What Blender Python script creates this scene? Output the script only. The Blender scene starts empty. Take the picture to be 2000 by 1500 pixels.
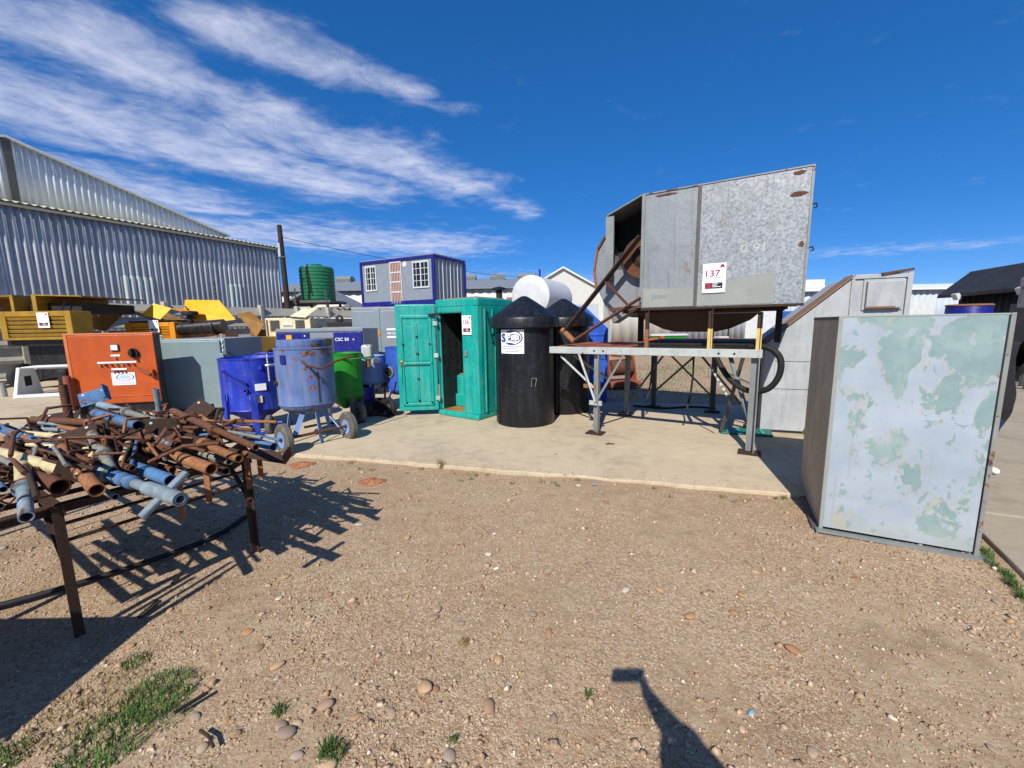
import bpy, bmesh, math, random
import numpy as np
from mathutils import Vector, Matrix, Quaternion

sc = bpy.context.scene
COL = sc.collection
R = math.radians
rnd = random.Random(11)

# ------------------------------------------------------------------ camera
cam = bpy.data.cameras.new('camera')
cam.sensor_fit = 'HORIZONTAL'; cam.sensor_width = 36.0
cam.lens = 36.0*800/2000
cam.clip_start = 0.05; cam.clip_end = 2000
camo = bpy.data.objects.new('camera', cam); COL.objects.link(camo)
camo.matrix_world = (Matrix.Translation((0, 0, 1.75)) @ Matrix.Rotation(R(90-8.28), 4, 'X')
                     @ Matrix.Rotation(R(-0.94), 4, 'Z'))
sc.camera = camo

# ------------------------------------------------------------------ light and exposure
SUN_EL, SUN_AZ = R(41.9), R(197.3)          # azimuth clockwise from +Y
sun_from = Vector((math.sin(SUN_AZ)*math.cos(SUN_EL), math.cos(SUN_AZ)*math.cos(SUN_EL), math.sin(SUN_EL)))
sl = bpy.data.lights.new('sun', 'SUN'); sl.energy = 4.6; sl.angle = R(0.53); sl.color = (1.0, 0.94, 0.84)
so = bpy.data.objects.new('sun', sl); COL.objects.link(so)
so.location = sun_from*60; so.rotation_euler = (-sun_from).to_track_quat('-Z', 'Y').to_euler()

world = bpy.data.worlds.new('World'); sc.world = world; world.use_nodes = True
def build_sky():
    nt = world.node_tree; N = nt.nodes; L = nt.links
    bg = N['Background']; bg.inputs[1].default_value = 0.14
    sky = N.new('ShaderNodeTexSky'); sky.sky_type = 'NISHITA'; sky.sun_disc = False
    sky.sun_elevation = SUN_EL; sky.sun_rotation = SUN_AZ
    sky.altitude = 0; sky.air_density = 0.6; sky.dust_density = 0.0; sky.ozone_density = 9.0
    tc = N.new('ShaderNodeTexCoord')
    hs = N.new('ShaderNodeHueSaturation'); hs.inputs['Saturation'].default_value = 1.3
    gm = N.new('ShaderNodeGamma'); gm.inputs[1].default_value = .62; L.new(sky.outputs[0], gm.inputs[0])
    ti = N.new('ShaderNodeMixRGB'); ti.blend_type = 'MULTIPLY'; ti.inputs[0].default_value = 1; L.new(gm.outputs[0], ti.inputs[1]); ti.inputs[2].default_value = (.78, .83, 1, 1)
    hs.inputs['Value'].default_value = 1.42
    L.new(ti.outputs[0], hs.inputs['Color'])
    sep = N.new('ShaderNodeSeparateXYZ'); L.new(tc.outputs['Generated'], sep.inputs[0])
    def math_(op, a, b=None, c=None, clamp=False):
        n = N.new('ShaderNodeMath'); n.operation = op; n.use_clamp = clamp
        for i, v in enumerate((a, b, c)):
            if v is None: continue
            if isinstance(v, (int, float)): n.inputs[i].default_value = v
            else: L.new(v, n.inputs[i])
        return n.outputs[0]
    def vm(op, a, b=None):
        n = N.new('ShaderNodeVectorMath'); n.operation = op
        for i, v in enumerate((a, b)):
            if v is None: continue
            if isinstance(v, tuple): n.inputs[i].default_value = v
            else: L.new(v, n.inputs[i])
        return n
    def ss(v, lo, hi):
        n = N.new('ShaderNodeMapRange'); n.interpolation_type = 'SMOOTHSTEP'
        L.new(v, n.inputs[0]); n.inputs[1].default_value = lo; n.inputs[2].default_value = hi
        return n.outputs[0]
    z = math_('MAXIMUM', sep.outputs[2], 0.03)
    q = N.new('ShaderNodeCombineXYZ')
    L.new(math_('DIVIDE', sep.outputs[0], z), q.inputs[0]); L.new(math_('DIVIDE', sep.outputs[1], z), q.inputs[1])
    q = q.outputs[0]
    def noise(vec, scale, detail=6, rough=.55, dist=0.):
        n = N.new('ShaderNodeTexNoise'); n.inputs['Scale'].default_value = scale
        n.inputs['Detail'].default_value = detail; n.inputs['Roughness'].default_value = rough
        n.inputs['Distortion'].default_value = dist
        L.new(vec, n.inputs['Vector']); return n
    warp = noise(q, 1.4, 4)
    wv = vm('SCALE', vm('SUBTRACT', warp.outputs['Color'], (.5, .5, .5)).outputs[0]); wv.inputs[3].default_value = .55
    qw = vm('ADD', q, wv.outputs[0]).outputs[0]
    # cloud banks on the sky plane (x right, y ahead, per unit height)
    banks = [((-1.62, 1.45), (-1.2, 2.15), .26, 1.), ((-1.2, 2.15), (-.38, 3.15), .36, 1.), ((-2.3, 1.85), (-1.15, 3.2), .46, 1.),
             ((-.98, 1.55), (-.42, 1.93), .15, .98), ((-3.2, 2.3), (-2.5, 3.5), .55, .9),
             ((-4.6, 3.6), (-1.0, 5.4), 1.0, .95), ((-.15, 3.3), (.17, 3.98), .22, .7), ((-.46, 2.05), (-.22, 2.16), .1, .55),
             ((1.07, 1.65), (1.13, 1.57), .055, 1.05), ((4.6, 6.6), (6.5, 6.0), .7, .55),
             ((-3.6, .2), (-1.9, 1.1), .7, .9), ((-4.5, -2.0), (-2.6, -.9), .8, .9), ((2.5, -2.5), (4.6, -1.2), .7, .7),
             ((-1.0, 9.0), (6.0, 11.0), 1.6, .5), ((4, 2.2), (5.2, 2.9), .35, .4),
             ((-2.6, -.6), (-.9, .45), .6, .9), ((-1.5, -2.5), (.8, -1.2), .9, .9), ((1.5, -.9), (3.2, .1), .55, .8), ((-6, -5), (-2, -3), 1.4, .9)]  # overhead and behind, out of view: banks added to make shade less blue
    tot = None
    for (a, b, w, k) in banks:
        ba = Vector((b[0]-a[0], b[1]-a[1], 0))
        pa = vm('SUBTRACT', qw, (a[0], a[1], 0)).outputs[0]
        h = math_('DIVIDE', vm('DOT_PRODUCT', pa, tuple(ba)).outputs['Value'], ba.length_squared, clamp=True)
        sb = N.new('ShaderNodeVectorMath'); sb.operation = 'SCALE'; sb.inputs[0].default_value = ba; L.new(h, sb.inputs[3])
        d = vm('LENGTH', vm('SUBTRACT', pa, sb.outputs[0]).outputs[0]).outputs['Value']
        m = math_('MULTIPLY', math_('SUBTRACT', 1., ss(d, w*.05, w*1.7)), k)
        tot = m if tot is None else math_('MAXIMUM', tot, m)
    # streaky fibres, drawn out along the banks
    mp = N.new('ShaderNodeMapping'); mp.inputs['Rotation'].default_value = (0, 0, R(-42)); L.new(qw, mp.inputs[0])
    mp2 = N.new('ShaderNodeMapping'); mp2.inputs['Scale'].default_value = (.75, 1.6, 1); L.new(mp.outputs[0], mp2.inputs[0])
    fib = noise(mp2.outputs[0], 2.3, 10, .64, .5).outputs[0]
    puf = noise(q, 4.2, 10, .68, .35).outputs[0]
    tex = math_('ADD', math_('MULTIPLY', fib, .42), math_('MULTIPLY', puf, .58))
    dens = ss(math_('ADD', math_('MULTIPLY', tot, .56), math_('MULTIPLY', tex, 1.5)), .84, 1.72)
    dens = math_('MULTIPLY', dens, ss(sep.outputs[2], .02, .12))
    cl = N.new('ShaderNodeMixRGB'); L.new(math_('MULTIPLY', dens, .92), cl.inputs[0])
    L.new(hs.outputs[0], cl.inputs[1]); cl.inputs[2].default_value = (4.5, 4.62, 5.5, 1)
    L.new(cl.outputs[0], bg.inputs[0])
build_sky()
world.cycles.sampling_method = 'MANUAL'; world.cycles.sample_map_resolution = 512

sc.view_settings.view_transform = 'Standard'; sc.view_settings.look = 'None'
sc.view_settings.gamma = 1.0; sc.view_settings.use_curve_mapping = False
sc.view_settings.exposure = 0.35
sc.cycles.use_denoising = True
sc.cycles.max_bounces = 6; sc.cycles.diffuse_bounces = 3; sc.cycles.glossy_bounces = 3; sc.cycles.caustics_reflective = False
sc.cycles.use_adaptive_sampling = True; sc.cycles.adaptive_threshold = 0.015

# ------------------------------------------------------------------ text meshes (made first, while the scene is empty)
TEXT = {}
def prep_text(s, bold=0.0, shear=0.0):
    cu = bpy.data.curves.new('lettering', 'FONT'); cu.body = s; cu.size = 1; cu.offset = bold; cu.shear = shear
    cu.resolution_u = 3; cu.align_x = 'LEFT'
    o = bpy.data.objects.new('lettering', cu); COL.objects.link(o)
    dg = bpy.context.evaluated_depsgraph_get()
    me = bpy.data.meshes.new_from_object(o.evaluated_get(dg))
    v = np.empty(len(me.vertices)*3); me.vertices.foreach_get('co', v); v = v.reshape(-1, 3)
    TEXT[s] = (v[:, :2] - v[:, :2].min(0), np.ptp(v[:, 0]), np.ptp(v[:, 1]), [tuple(p.vertices) for p in me.polygons])
    bpy.data.objects.remove(o); bpy.data.curves.remove(cu); bpy.data.meshes.remove(me)
for s_ in ('136', '137', 'S', 'P', 'E', 'C', 'CSC 50', 'A', 'O', '9', '1', 'pbow'): prep_text(s_, .012 if s_ in ('136', '137') else .025 if s_ in ('S', 'P', 'E', 'C') else (.008 if s_ == 'CSC 50' else 0))
prep_text('Atlas Copco', .012, .25)

# ------------------------------------------------------------------ mesh builder
def frame_to(d, roll=0.0):
    d = Vector(d).normalized()
    return (d.to_track_quat('Z', 'Y') @ Quaternion((0, 0, 1), roll)).to_matrix()

class MB:
    def __init__(s): s.v = []; s.f = []; s.m = []
    def add(s, vs, fs, mi=0):
        b = len(s.v); s.v.extend(tuple(v) for v in vs); s.f.extend(tuple(i+b for i in f) for f in fs); s.m.extend([mi]*len(fs)); return s
    def box(s, c, d, rot=None, mi=0):
        x, y, z = d[0]/2, d[1]/2, d[2]/2
        vs = [Vector((a, b, e)) for e in (-z, z) for b in (-y, y) for a in (-x, x)]
        if rot is not None:
            if isinstance(rot, (int, float)): rot = Matrix.Rotation(rot, 3, 'Z')
            vs = [rot @ v for v in vs]
        c = Vector(c)
        return s.add([v+c for v in vs], [(0, 2, 3, 1), (4, 5, 7, 6), (0, 1, 5, 4), (1, 3, 7, 5), (3, 2, 6, 7), (2, 0, 4, 6)], mi)
    def bx(s, lo, hi, mi=0):
        return s.box([(a+b)/2 for a, b in zip(lo, hi)], [abs(b-a) for a, b in zip(lo, hi)], None, mi)
    def beam(s, p0, p1, w, h, roll=0.0, mi=0):
        p0 = Vector(p0); p1 = Vector(p1); m = frame_to(p1-p0, roll)
        return s.box((p0+p1)/2, (w, h, (p1-p0).length), m, mi)
    def angle_iron(s, p0, p1, w, t, roll=0.0, mi=0):
        p0 = Vector(p0); p1 = Vector(p1); m = frame_to(p1-p0, roll); L = (p1-p0).length; c = (p0+p1)/2
        s.box(c + m @ Vector((0, -w/2+t/2, 0)), (w, t, L), m, mi)
        return s.box(c + m @ Vector((-w/2+t/2, t/2, 0)), (t, w-t, L), m, mi)
    def tube(s, p0, p1, r0, r1=None, n=14, cap=True, bore=None, mi=0):
        p0 = Vector(p0); p1 = Vector(p1); r1 = r0 if r1 is None else r1; m = frame_to(p1-p0); vs = []; fs = []
        for p, r in ((p0, r0), (p1, r1)):
            for i in range(n):
                a = 2*math.pi*i/n; vs.append(p + m @ Vector((r*math.cos(a), r*math.sin(a), 0)))
        for i in range(n): fs.append((i, (i+1) % n, n+(i+1) % n, n+i))
        if bore:
            ax = (p1-p0).normalized(); dep = min(.12, (p1-p0).length*.45)
            for e, (p, r, dr) in enumerate(((p0, r0, 1), (p1, r1, -1))):
                b = len(vs)
                for q_, rr in ((p, r*bore), (p+ax*dep*dr, r*bore)):
                    for i in range(n):
                        a = 2*math.pi*i/n; vs.append(q_ + m @ Vector((rr*math.cos(a), rr*math.sin(a), 0)))
                o = e*n
                for i in range(n):
                    j = (i+1) % n
                    f1 = (o+i, o+j, b+j, b+i); f2 = (b+i, b+j, b+n+j, b+n+i)
                    fs.append(f1 if e else f1[::-1]); fs.append(f2 if e else f2[::-1])
                fs.append(tuple(range(b+n, b+2*n)) if e else tuple(reversed(range(b+n, b+2*n))))
        elif cap:
            fs.append(tuple(reversed(range(n)))); fs.append(tuple(range(n, 2*n)))
        return s.add(vs, fs, mi)
    def path(s, pts, r, n=8, mi=0, cap=True):
        pts = [Vector(p) for p in pts]; k = len(pts); vs = []; fs = []; up = None
        rs = r if isinstance(r, (list, tuple)) else [r]*k
        for i, p in enumerate(pts):
            t = (pts[min(i+1, k-1)]-pts[max(i-1, 0)]).normalized()
            if up is None: up = t.orthogonal().normalized()
            up = (up - t*up.dot(t)).normalized(); b = t.cross(up)
            for j in range(n):
                a = 2*math.pi*j/n; vs.append(p + (up*math.cos(a)+b*math.sin(a))*rs[i])
        for i in range(k-1):
            for j in range(n): fs.append((i*n+j, i*n+(j+1) % n, (i+1)*n+(j+1) % n, (i+1)*n+j))
        if cap: fs.append(tuple(reversed(range(n)))); fs.append(tuple(range((k-1)*n, k*n)))
        return s.add(vs, fs, mi)
    def lathe(s, prof, n=32, c=(0, 0, 0), rot=None, mi=0, cap=True):
        c = Vector(c); vs = []; fs = []; k = len(prof)
        for r, z in prof:
            for i in range(n):
                a = 2*math.pi*i/n; v = Vector((r*math.cos(a), r*math.sin(a), z)); vs.append((rot @ v if rot is not None else v)+c)
        for j in range(k-1):
            for i in range(n): fs.append((j*n+i, j*n+(i+1) % n, (j+1)*n+(i+1) % n, (j+1)*n+i))
        if cap:
            if prof[0][0] > 1e-4: fs.append(tuple(reversed(range(n))))
            if prof[-1][0] > 1e-4: fs.append(tuple(range((k-1)*n, k*n)))
        return s.add(vs, fs, mi)
    def prism(s, poly, z0, z1, M=None, mi=0):
        n = len(poly); vs = [Vector((x, y, z)) for z in (z0, z1) for x, y in poly]
        if M is not None: vs = [M @ v for v in vs]
        fs = [tuple(reversed(range(n))), tuple(range(n, 2*n))]+[(i, (i+1) % n, n+(i+1) % n, n+i) for i in range(n)]
        return s.add(vs, fs, mi)
    def build(s, name, mat, parent=None, bevel=0, smooth=None, seg=2):
        me = bpy.data.meshes.new(name); me.from_pydata(s.v, [], s.f)
        for m in (mat if isinstance(mat, (list, tuple)) else [mat]): me.materials.append(m)
        if any(s.m): me.polygons.foreach_set('material_index', s.m)
        bm = bmesh.new(); bm.from_mesh(me); bmesh.ops.recalc_face_normals(bm, faces=bm.faces); bm.to_mesh(me); bm.free()
        if smooth is not None:
            me.polygons.foreach_set('use_smooth', [True]*len(me.polygons)); me.set_sharp_from_angle(angle=R(smooth))
        o = bpy.data.objects.new(name, me); COL.objects.link(o)
        if parent is not None: o.parent = parent
        if bevel:
            b = o.modifiers.new('bevel', 'BEVEL'); b.width = bevel; b.segments = seg; b.limit_method = 'ANGLE'; b.angle_limit = R(40)
        return o

def tag(o, label=None, cat=None, group=None, kind=None):
    if label: o['label'] = label
    if cat: o['category'] = cat
    if group: o['group'] = group
    if kind: o['kind'] = kind
    return o
def thing(name, label, cat, loc=(0, 0, 0), rz=0.0, group=None):
    o = bpy.data.objects.new(name, None); COL.objects.link(o); o.empty_display_size = .2
    o.location = loc; o.rotation_euler = (0, 0, rz)
    return tag(o, label, cat, group)
def copy_tree(o, parent=None):
    c = o.copy(); COL.objects.link(c); c.parent = parent
    for ch in list(o.children): copy_tree(ch, c)
    return c
def lettering(name, s, mat, parent, M, w=None, h=None, wrap=None):
    """flat letters on the xy plane of M, scaled to width w or height h"""
    v, W, H, fs = TEXT[s]; kx = (w/W) if w else h/H; ky = (h/H) if h else kx
    vs = [M @ Vector((x*kx, y*ky, 0)) for x, y in v]
    if wrap: vs = [wrap(p) for p in vs]
    me = bpy.data.meshes.new(name); me.from_pydata([tuple(p) for p in vs], [], fs); me.materials.append(mat)
    o = bpy.data.objects.new(name, me); COL.objects.link(o); o.parent = parent
    return o

# ------------------------------------------------------------------ materials
def lin(c): return tuple(((x/255+.055)/1.055)**2.4 if x/255 > .04045 else x/255/12.92 for x in c)
class G:
    """small node-graph helper"""
    def __init__(s, name):
        s.mat = bpy.data.materials.new(name); s.mat.use_nodes = True; s.nt = s.mat.node_tree; s.N = s.nt.nodes; s.L = s.nt.links
        s.b = s.N['Principled BSDF']; s.tc = s.N.new('ShaderNodeTexCoord'); s.co = s.tc.outputs['Object']; s.oi = None
    def inp(s, sock, v):
        if v is None: return
        if hasattr(v, 'is_linked') or hasattr(v, 'links'): s.L.new(v, sock)
        elif isinstance(v, (int, float)): sock.default_value = v
        else: sock.default_value = (tuple(v)+(1,)) if len(v) == 3 and len(sock.default_value) == 4 else v
    def noise(s, scale, detail=5, rough=.55, dist=0., vec=None, col=False):
        n = s.N.new('ShaderNodeTexNoise'); s.L.new(vec or s.co, n.inputs['Vector'])
        for k, v in (('Scale', scale), ('Detail', detail), ('Roughness', rough), ('Distortion', dist)): n.inputs[k].default_value = v
        return n.outputs['Color' if col else 0]
    def vor(s, scale, feature='F1', out='Distance', vec=None, rnd_=1.):
        n = s.N.new('ShaderNodeTexVoronoi'); n.feature = feature; n.inputs['Scale'].default_value = scale; n.inputs['Randomness'].default_value = rnd_
        s.L.new(vec or s.co, n.inputs['Vector']); return n.outputs[out]
    def map(s, scale=(1, 1, 1), rot=(0, 0, 0), loc=(0, 0, 0), vec=None):
        n = s.N.new('ShaderNodeMapping'); n.inputs['Scale'].default_value = scale; n.inputs['Rotation'].default_value = rot; n.inputs['Location'].default_value = loc
        s.L.new(vec or s.co, n.inputs[0]); return n.outputs[0]
    def sep(s, i, vec=None):
        n = s.N.new('ShaderNodeSeparateXYZ'); s.L.new(vec or s.co, n.inputs[0]); return n.outputs[i]
    def ramp(s, v, lo, hi, a=0., b=1., smooth=True):
        n = s.N.new('ShaderNodeMapRange'); n.interpolation_type = 'SMOOTHSTEP' if smooth else 'LINEAR'; s.L.new(v, n.inputs[0])
        for i, x in enumerate((lo, hi, a, b)): n.inputs[i+1].default_value = x
        return n.outputs[0]
    def m(s, op, a, b=None, clamp=False):
        n = s.N.new('ShaderNodeMath'); n.operation = op; n.use_clamp = clamp
        s.inp(n.inputs[0], a); s.inp(n.inputs[1], b); return n.outputs[0]
    def mix(s, f, a, b, mode='MIX'):
        n = s.N.new('ShaderNodeMixRGB'); n.blend_type = mode; s.inp(n.inputs[0], f); s.inp(n.inputs[1], a); s.inp(n.inputs[2], b); return n.outputs[0]
    def ramps(s, v, stops):
        n = s.N.new('ShaderNodeValToRGB'); s.L.new(v, n.inputs[0]); e = n.color_ramp.elements
        while len(e) < len(stops): e.new(.5)
        for el, (p, c) in zip(e, stops): el.position = p; el.color = tuple(c)+(1,)
        return n.outputs[0]
    def rand(s):
        if s.oi is None: s.oi = s.N.new('ShaderNodeObjectInfo')
        return s.oi.outputs['Random']
    def bump(s, h, strength=.4, dist=.01, prev=None):
        n = s.N.new('ShaderNodeBump'); n.inputs['Strength'].default_value = strength; n.inputs['Distance'].default_value = dist
        s.L.new(h, n.inputs['Height'])
        if prev is not None: s.L.new(prev, n.inputs['Normal'])
        return n.outputs[0]
    def done(s, col, rough=.6, metal=0., normal=None, spec=.4):
        s.inp(s.b.inputs['Base Color'], col); s.inp(s.b.inputs['Roughness'], rough); s.inp(s.b.inputs['Metallic'], metal)
        s.b.inputs['Specular IOR Level'].default_value = spec
        if normal is not None: s.L.new(normal, s.b.inputs['Normal'])
        return s.mat

RUST1, RUST2, RUST3 = lin((98, 62, 46)), lin((134, 92, 66)), lin((60, 42, 35))
def paint(name, c, rough=.45, var=.18, rust=0., rscale=4., grime=.25, fade=None, gcol=(.16, .13, .1), bump=.08, metal=0., vscale=3., chips=None, orand=0., dents=0.):
    """worn paint: tone drift, dust film, chips to rust (rust 0..1 share) or to another colour"""
    g = G(name)
    n1 = g.noise(vscale, 6, .6); n2 = g.noise(vscale*7, 6, .65); streak = g.noise(5, 5, .6, vec=g.map((2.2, 2.2, .35)))
    col = g.mix(g.ramp(n1, .35, .7), tuple(x*(1-var) for x in c), tuple(min(1, x*(1+var*.8)) for x in c))
    if orand: col = g.mix(g.m('MULTIPLY', g.rand(), orand), col, tuple(x*.45 for x in c))
    if fade: col = g.mix(g.m('MULTIPLY', g.ramp(streak, .42, .68), fade[1]), col, fade[0])
    if grime: col = g.mix(g.m('MULTIPLY', g.ramp(g.m('ADD', g.m('MULTIPLY', n2, .5), g.m('MULTIPLY', streak, .5)), .46, .66), grime), col, gcol)
    r = g.ramp(n2, .3, .75, rough-.08, rough+.15); nb = g.bump(n2, bump, .01)
    if dents: nb = g.bump(g.noise(1.7, 3, .5), dents, .08, nb)
    if rust:
        rn = g.noise(rscale, 9, .68, .3); lo = .78-rust*.42
        mk = g.ramp(rn, lo, lo+.035)
        rc = g.mix(g.ramp(g.noise(22, 7, .75), .38, .6), tuple(x*.8 for x in RUST3), tuple(min(1, x*1.25) for x in RUST2)) if chips is None else chips
        col = g.mix(mk, col, rc); r = g.m('ADD', r, g.m('MULTIPLY', mk, .3), True); nb = g.bump(mk, -.25, .004, nb)
    return g.done(col, r, metal, nb)
def rusty(name, a=RUST1, b=RUST2, c=RUST3, paintcol=None, amount=.5, scale=6.):
    g = G(name); off = g.rand()
    v = g.N.new('ShaderNodeVectorMath'); v.operation = 'ADD'; g.L.new(g.co, v.inputs[0])
    cx = g.N.new('ShaderNodeCombineXYZ'); g.L.new(g.m('MULTIPLY', off, 37.), cx.inputs[0]); g.L.new(cx.outputs[0], v.inputs[1]); v = v.outputs[0]
    n1 = g.noise(scale*2.5, 8, .68, .4, vec=v); n2 = g.noise(scale*11, 5, .7, vec=v)
    col = g.ramps(n1, [(.3, c), (.46, a), (.58, a), (.75, b)])
    col = g.mix(.35, col, g.mix(g.ramp(n2, .35, .65), c, b))
    if paintcol is not None:
        mk = g.ramp(g.noise(scale, 8, .66, .5, vec=v), 1-amount-.12, 1-amount-.04+.0)
        pc = g.mix(g.ramp(n1, .35, .7), tuple(x*.75 for x in paintcol), tuple(min(1, x*1.15) for x in paintcol))
        col = g.mix(mk, col, pc)
    col = g.mix(g.m('MULTIPLY', off, .3), col, tuple(x*.45 for x in a))
    return g.done(col, .82, 0., g.bump(n2, .35, .006), .25)
def plain(name, c, rough=.6, metal=0., var=.12, scale=8.):
    g = G(name); n = g.noise(scale, 5, .6)
    return g.done(g.mix(g.ramp(n, .35, .65), tuple(x*(1-var) for x in c), tuple(min(1, x*(1+var)) for x in c)), rough, metal, g.bump(n, .08, .01))

M = {}
def gravel_mat():
    g = G('gravel'); co = g.co
    big = g.noise(.45, 5, .6); mid = g.noise(2.3, 6, .62); fine = g.noise(42, 4, .7)
    peb = g.vor(95, 'F1', 'Color'); pd = g.vor(95, 'F1', 'Distance'); pd2 = g.vor(210, 'F1', 'Distance')
    base = g.ramps(g.m('ADD', g.m('MULTIPLY', big, .5), g.m('MULTIPLY', mid, .5)), [(.3, lin((128, 102, 76))), (.48, lin((155, 131, 103))), (.62, lin((164, 143, 118))), (.75, lin((176, 156, 130)))])
    sp = g.N.new('ShaderNodeSeparateColor'); g.L.new(peb, sp.inputs[0])
    pc = g.ramps(sp.outputs[0], [(.0, lin((118, 92, 70))), (.3, lin((160, 134, 108))), (.6, lin((180, 158, 132))), (.85, lin((200, 180, 152))), (1., lin((214, 204, 190)))])
    col = g.mix(.5, base, pc)
    col = g.mix(g.m('MULTIPLY', g.ramp(fine, .5, .75), .35), col, lin((92, 74, 58)))
    red = g.ramp(g.noise(.9, 4, .6, vec=g.map(loc=(3.1, 7.7, 0))), .58, .75)
    col = g.mix(g.m('MULTIPLY', red, .35), col, lin((126, 80, 56)))
    bare = g.ramp(g.noise(.85, 5, .6, .3, vec=g.map((1, .7, 1), (0, 0, R(-20)), (9, 4, 0))), .44, .62)
    dust = g.mix(g.ramp(g.noise(7, 6, .6), .3, .7), lin((138, 116, 92)), lin((164, 144, 118)))
    col = g.mix(g.m('MULTIPLY', bare, .6), col, dust)
    damp = g.ramp(g.noise(.7, 5, .65, .6, vec=g.map(loc=(2, 11, 0))), .54, .7); col = g.mix(g.m('MULTIPLY', damp, .42), col, lin((98, 76, 58)))
    h = g.m('MULTIPLY', g.m('ADD', g.m('MULTIPLY', pd, -1.0), g.m('MULTIPLY', pd2, -.5)), g.m('SUBTRACT', 1., g.m('MULTIPLY', bare, .8)))
    nb = g.bump(mid, .5, .06); nb = g.bump(h, .55, .007, nb)
    return g.done(col, .92, 0., nb, .2)
M['gravel'] = gravel_mat()
def concrete_mat(name, c, s=1.):
    g = G(name)
    a = g.noise(.6*s, 6, .6); b = g.noise(5*s, 7, .65); f = g.noise(60, 4, .7); br = g.noise(3, 4, .6, vec=g.map((1, 9, 1), (0, 0, R(-15))))
    col = g.ramps(g.m('ADD', g.m('MULTIPLY', a, .55), g.m('MULTIPLY', b, .45)), [(.32, tuple(x*.66 for x in c)), (.5, c), (.7, tuple(min(1, x*1.16) for x in c))])
    col = g.mix(g.m('MULTIPLY', g.ramp(br, .45, .7), .22), col, tuple(x*.6 for x in c))
    st = g.ramp(g.noise(1.7, 8, .7, .6, vec=g.map(loc=(5, 2, 0))), .6, .72)
    col = g.mix(g.m('MULTIPLY', st, .4), col, tuple(x*.45 for x in c))
    ck = g.ramp(g.vor(.55, 'DISTANCE_TO_EDGE', vec=g.mix(.12, g.co, g.noise(3, 5, .6, col=True))), .0, .006, 1, 0)
    col = g.mix(g.m('MULTIPLY', ck, .1), col, tuple(x*.3 for x in c))
    return g.done(col, .88, 0., g.bump(f, .3, .004, g.bump(b, .25, .01)), .25)
M['slab'] = concrete_mat('yard_concrete', lin((186, 171, 146)))
M['road'] = concrete_mat('road_concrete', lin((158, 147, 130)))
M['precast'] = concrete_mat('precast_concrete', lin((172, 168, 156)), 2.)
def stone_mat():
    g = G('stone'); r = g.rand(); n = g.noise(9, 6, .65); f = g.noise(60, 4, .7)
    c = g.ramps(r, [(0., lin((190, 172, 146))), (.2, lin((176, 140, 100))), (.4, lin((150, 108, 80))), (.6, lin((168, 150, 130))), (.8, lin((138, 122, 108))), (1., lin((205, 195, 178)))])
    c = g.mix(g.m('MULTIPLY', g.ramp(n, .4, .7), .45), c, lin((120, 96, 76)))
    return g.done(c, .85, 0., g.bump(f, .3, .003), .25)
M['stone'] = stone_mat()
def pebble_mat():
    g = G('pebbles'); v = g.vor(55, 'F1', 'Color'); sp = g.N.new('ShaderNodeSeparateColor'); g.L.new(v, sp.inputs[0])
    c = g.ramps(sp.outputs[0], [(0., lin((116, 92, 72))), (.25, lin((160, 135, 108))), (.5, lin((175, 154, 128))), (.68, lin((188, 168, 142))), (.8, lin((176, 128, 90))), (.92, lin((206, 186, 156))), (1., lin((224, 216, 202)))])
    big = g.noise(.45, 5, .6); c = g.mix(.25, c, g.ramps(big, [(.35, lin((134, 104, 76))), (.65, lin((176, 154, 128)))]))
    return g.done(c, .88, 0., None, .25)
M['pebbles'] = pebble_mat()
M['soil'] = plain('red_soil', lin((146, 98, 66)), .95, 0, .45, 30)
M['grass'] = plain('grass_blades', lin((74, 104, 44)), .7, 0, .45, 9)
M['drygrass'] = plain('dry_grass', lin((130, 118, 66)), .8, 0, .3, 14)

M['orange'] = paint('orange_paint', lin((180, 80, 26)), .42, .12, .12, 5, .15)
M['orange_light'] = paint('orange_edge_paint', lin((196, 112, 66)), .5, .12, .2, 6, .2)
M['greycab'] = paint('grey_enamel', lin((124, 142, 146)), .4, .06, .05, 3, .14)
M['greypanel'] = paint('grey_panel_paint', lin((128, 138, 149)), .45, .06, .08, 3, .15)
M['navy'] = paint('navy_panel_paint', lin((22, 30, 120)), .38, .12, .05, 5, .1)
M['potdark'] = paint('royal_blue_paint', lin((26, 48, 165)), .42, .2, .2, 4.5, .22, (lin((60, 84, 180)), .5))
M['potmid'] = paint('faded_blue_paint', lin((84, 108, 160)), .55, .15, .53, 3.9, .45, (lin((118, 132, 166)), .55), (.2, .19, .18))
M['potlight'] = paint('pale_blue_paint', lin((116, 144, 196)), .5, .15, .3, 3.5, .3)
M['potblue'] = paint('mid_blue_paint', lin((46, 88, 178)), .45, .2, .3, 4.5, .25)
M['potgreen'] = paint('green_paint', lin((26, 126, 30)), .42, .18, .14, 4, .18)
M['teal'] = paint('teal_plastic', lin((2, 152, 142)), .42, .1, 0, 4, .3, (lin((46, 170, 158)), .5), (.2, .19, .15), .06, dents=.25)
M['teal_dark'] = paint('dark_teal_plastic', lin((10, 104, 92)), .5, .12, 0, 4, .3)
M['blackplastic'] = paint('black_plastic', lin((18, 20, 26)), .42, .15, .08, 5, .1, (lin((30, 33, 41)), .5), (.09, .09, .09), .08, chips=lin((62, 64, 68)), dents=.2)
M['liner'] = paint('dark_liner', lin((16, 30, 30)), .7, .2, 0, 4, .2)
M['black'] = plain('black_rubber', (.012, .012, .013), .7, 0, .25, 12)
M['black_gloss'] = paint('black_enamel', (.012, .012, .014), .35, .2, .1, 5, .25)
M['tyre'] = paint('tyre_rubber', lin((88, 86, 82)), .9, .2, .3, 6, .5, None, lin((150, 138, 120)), .2, chips=lin((60, 58, 56)))
M['rust'] = rusty('rusted_steel')
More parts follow.
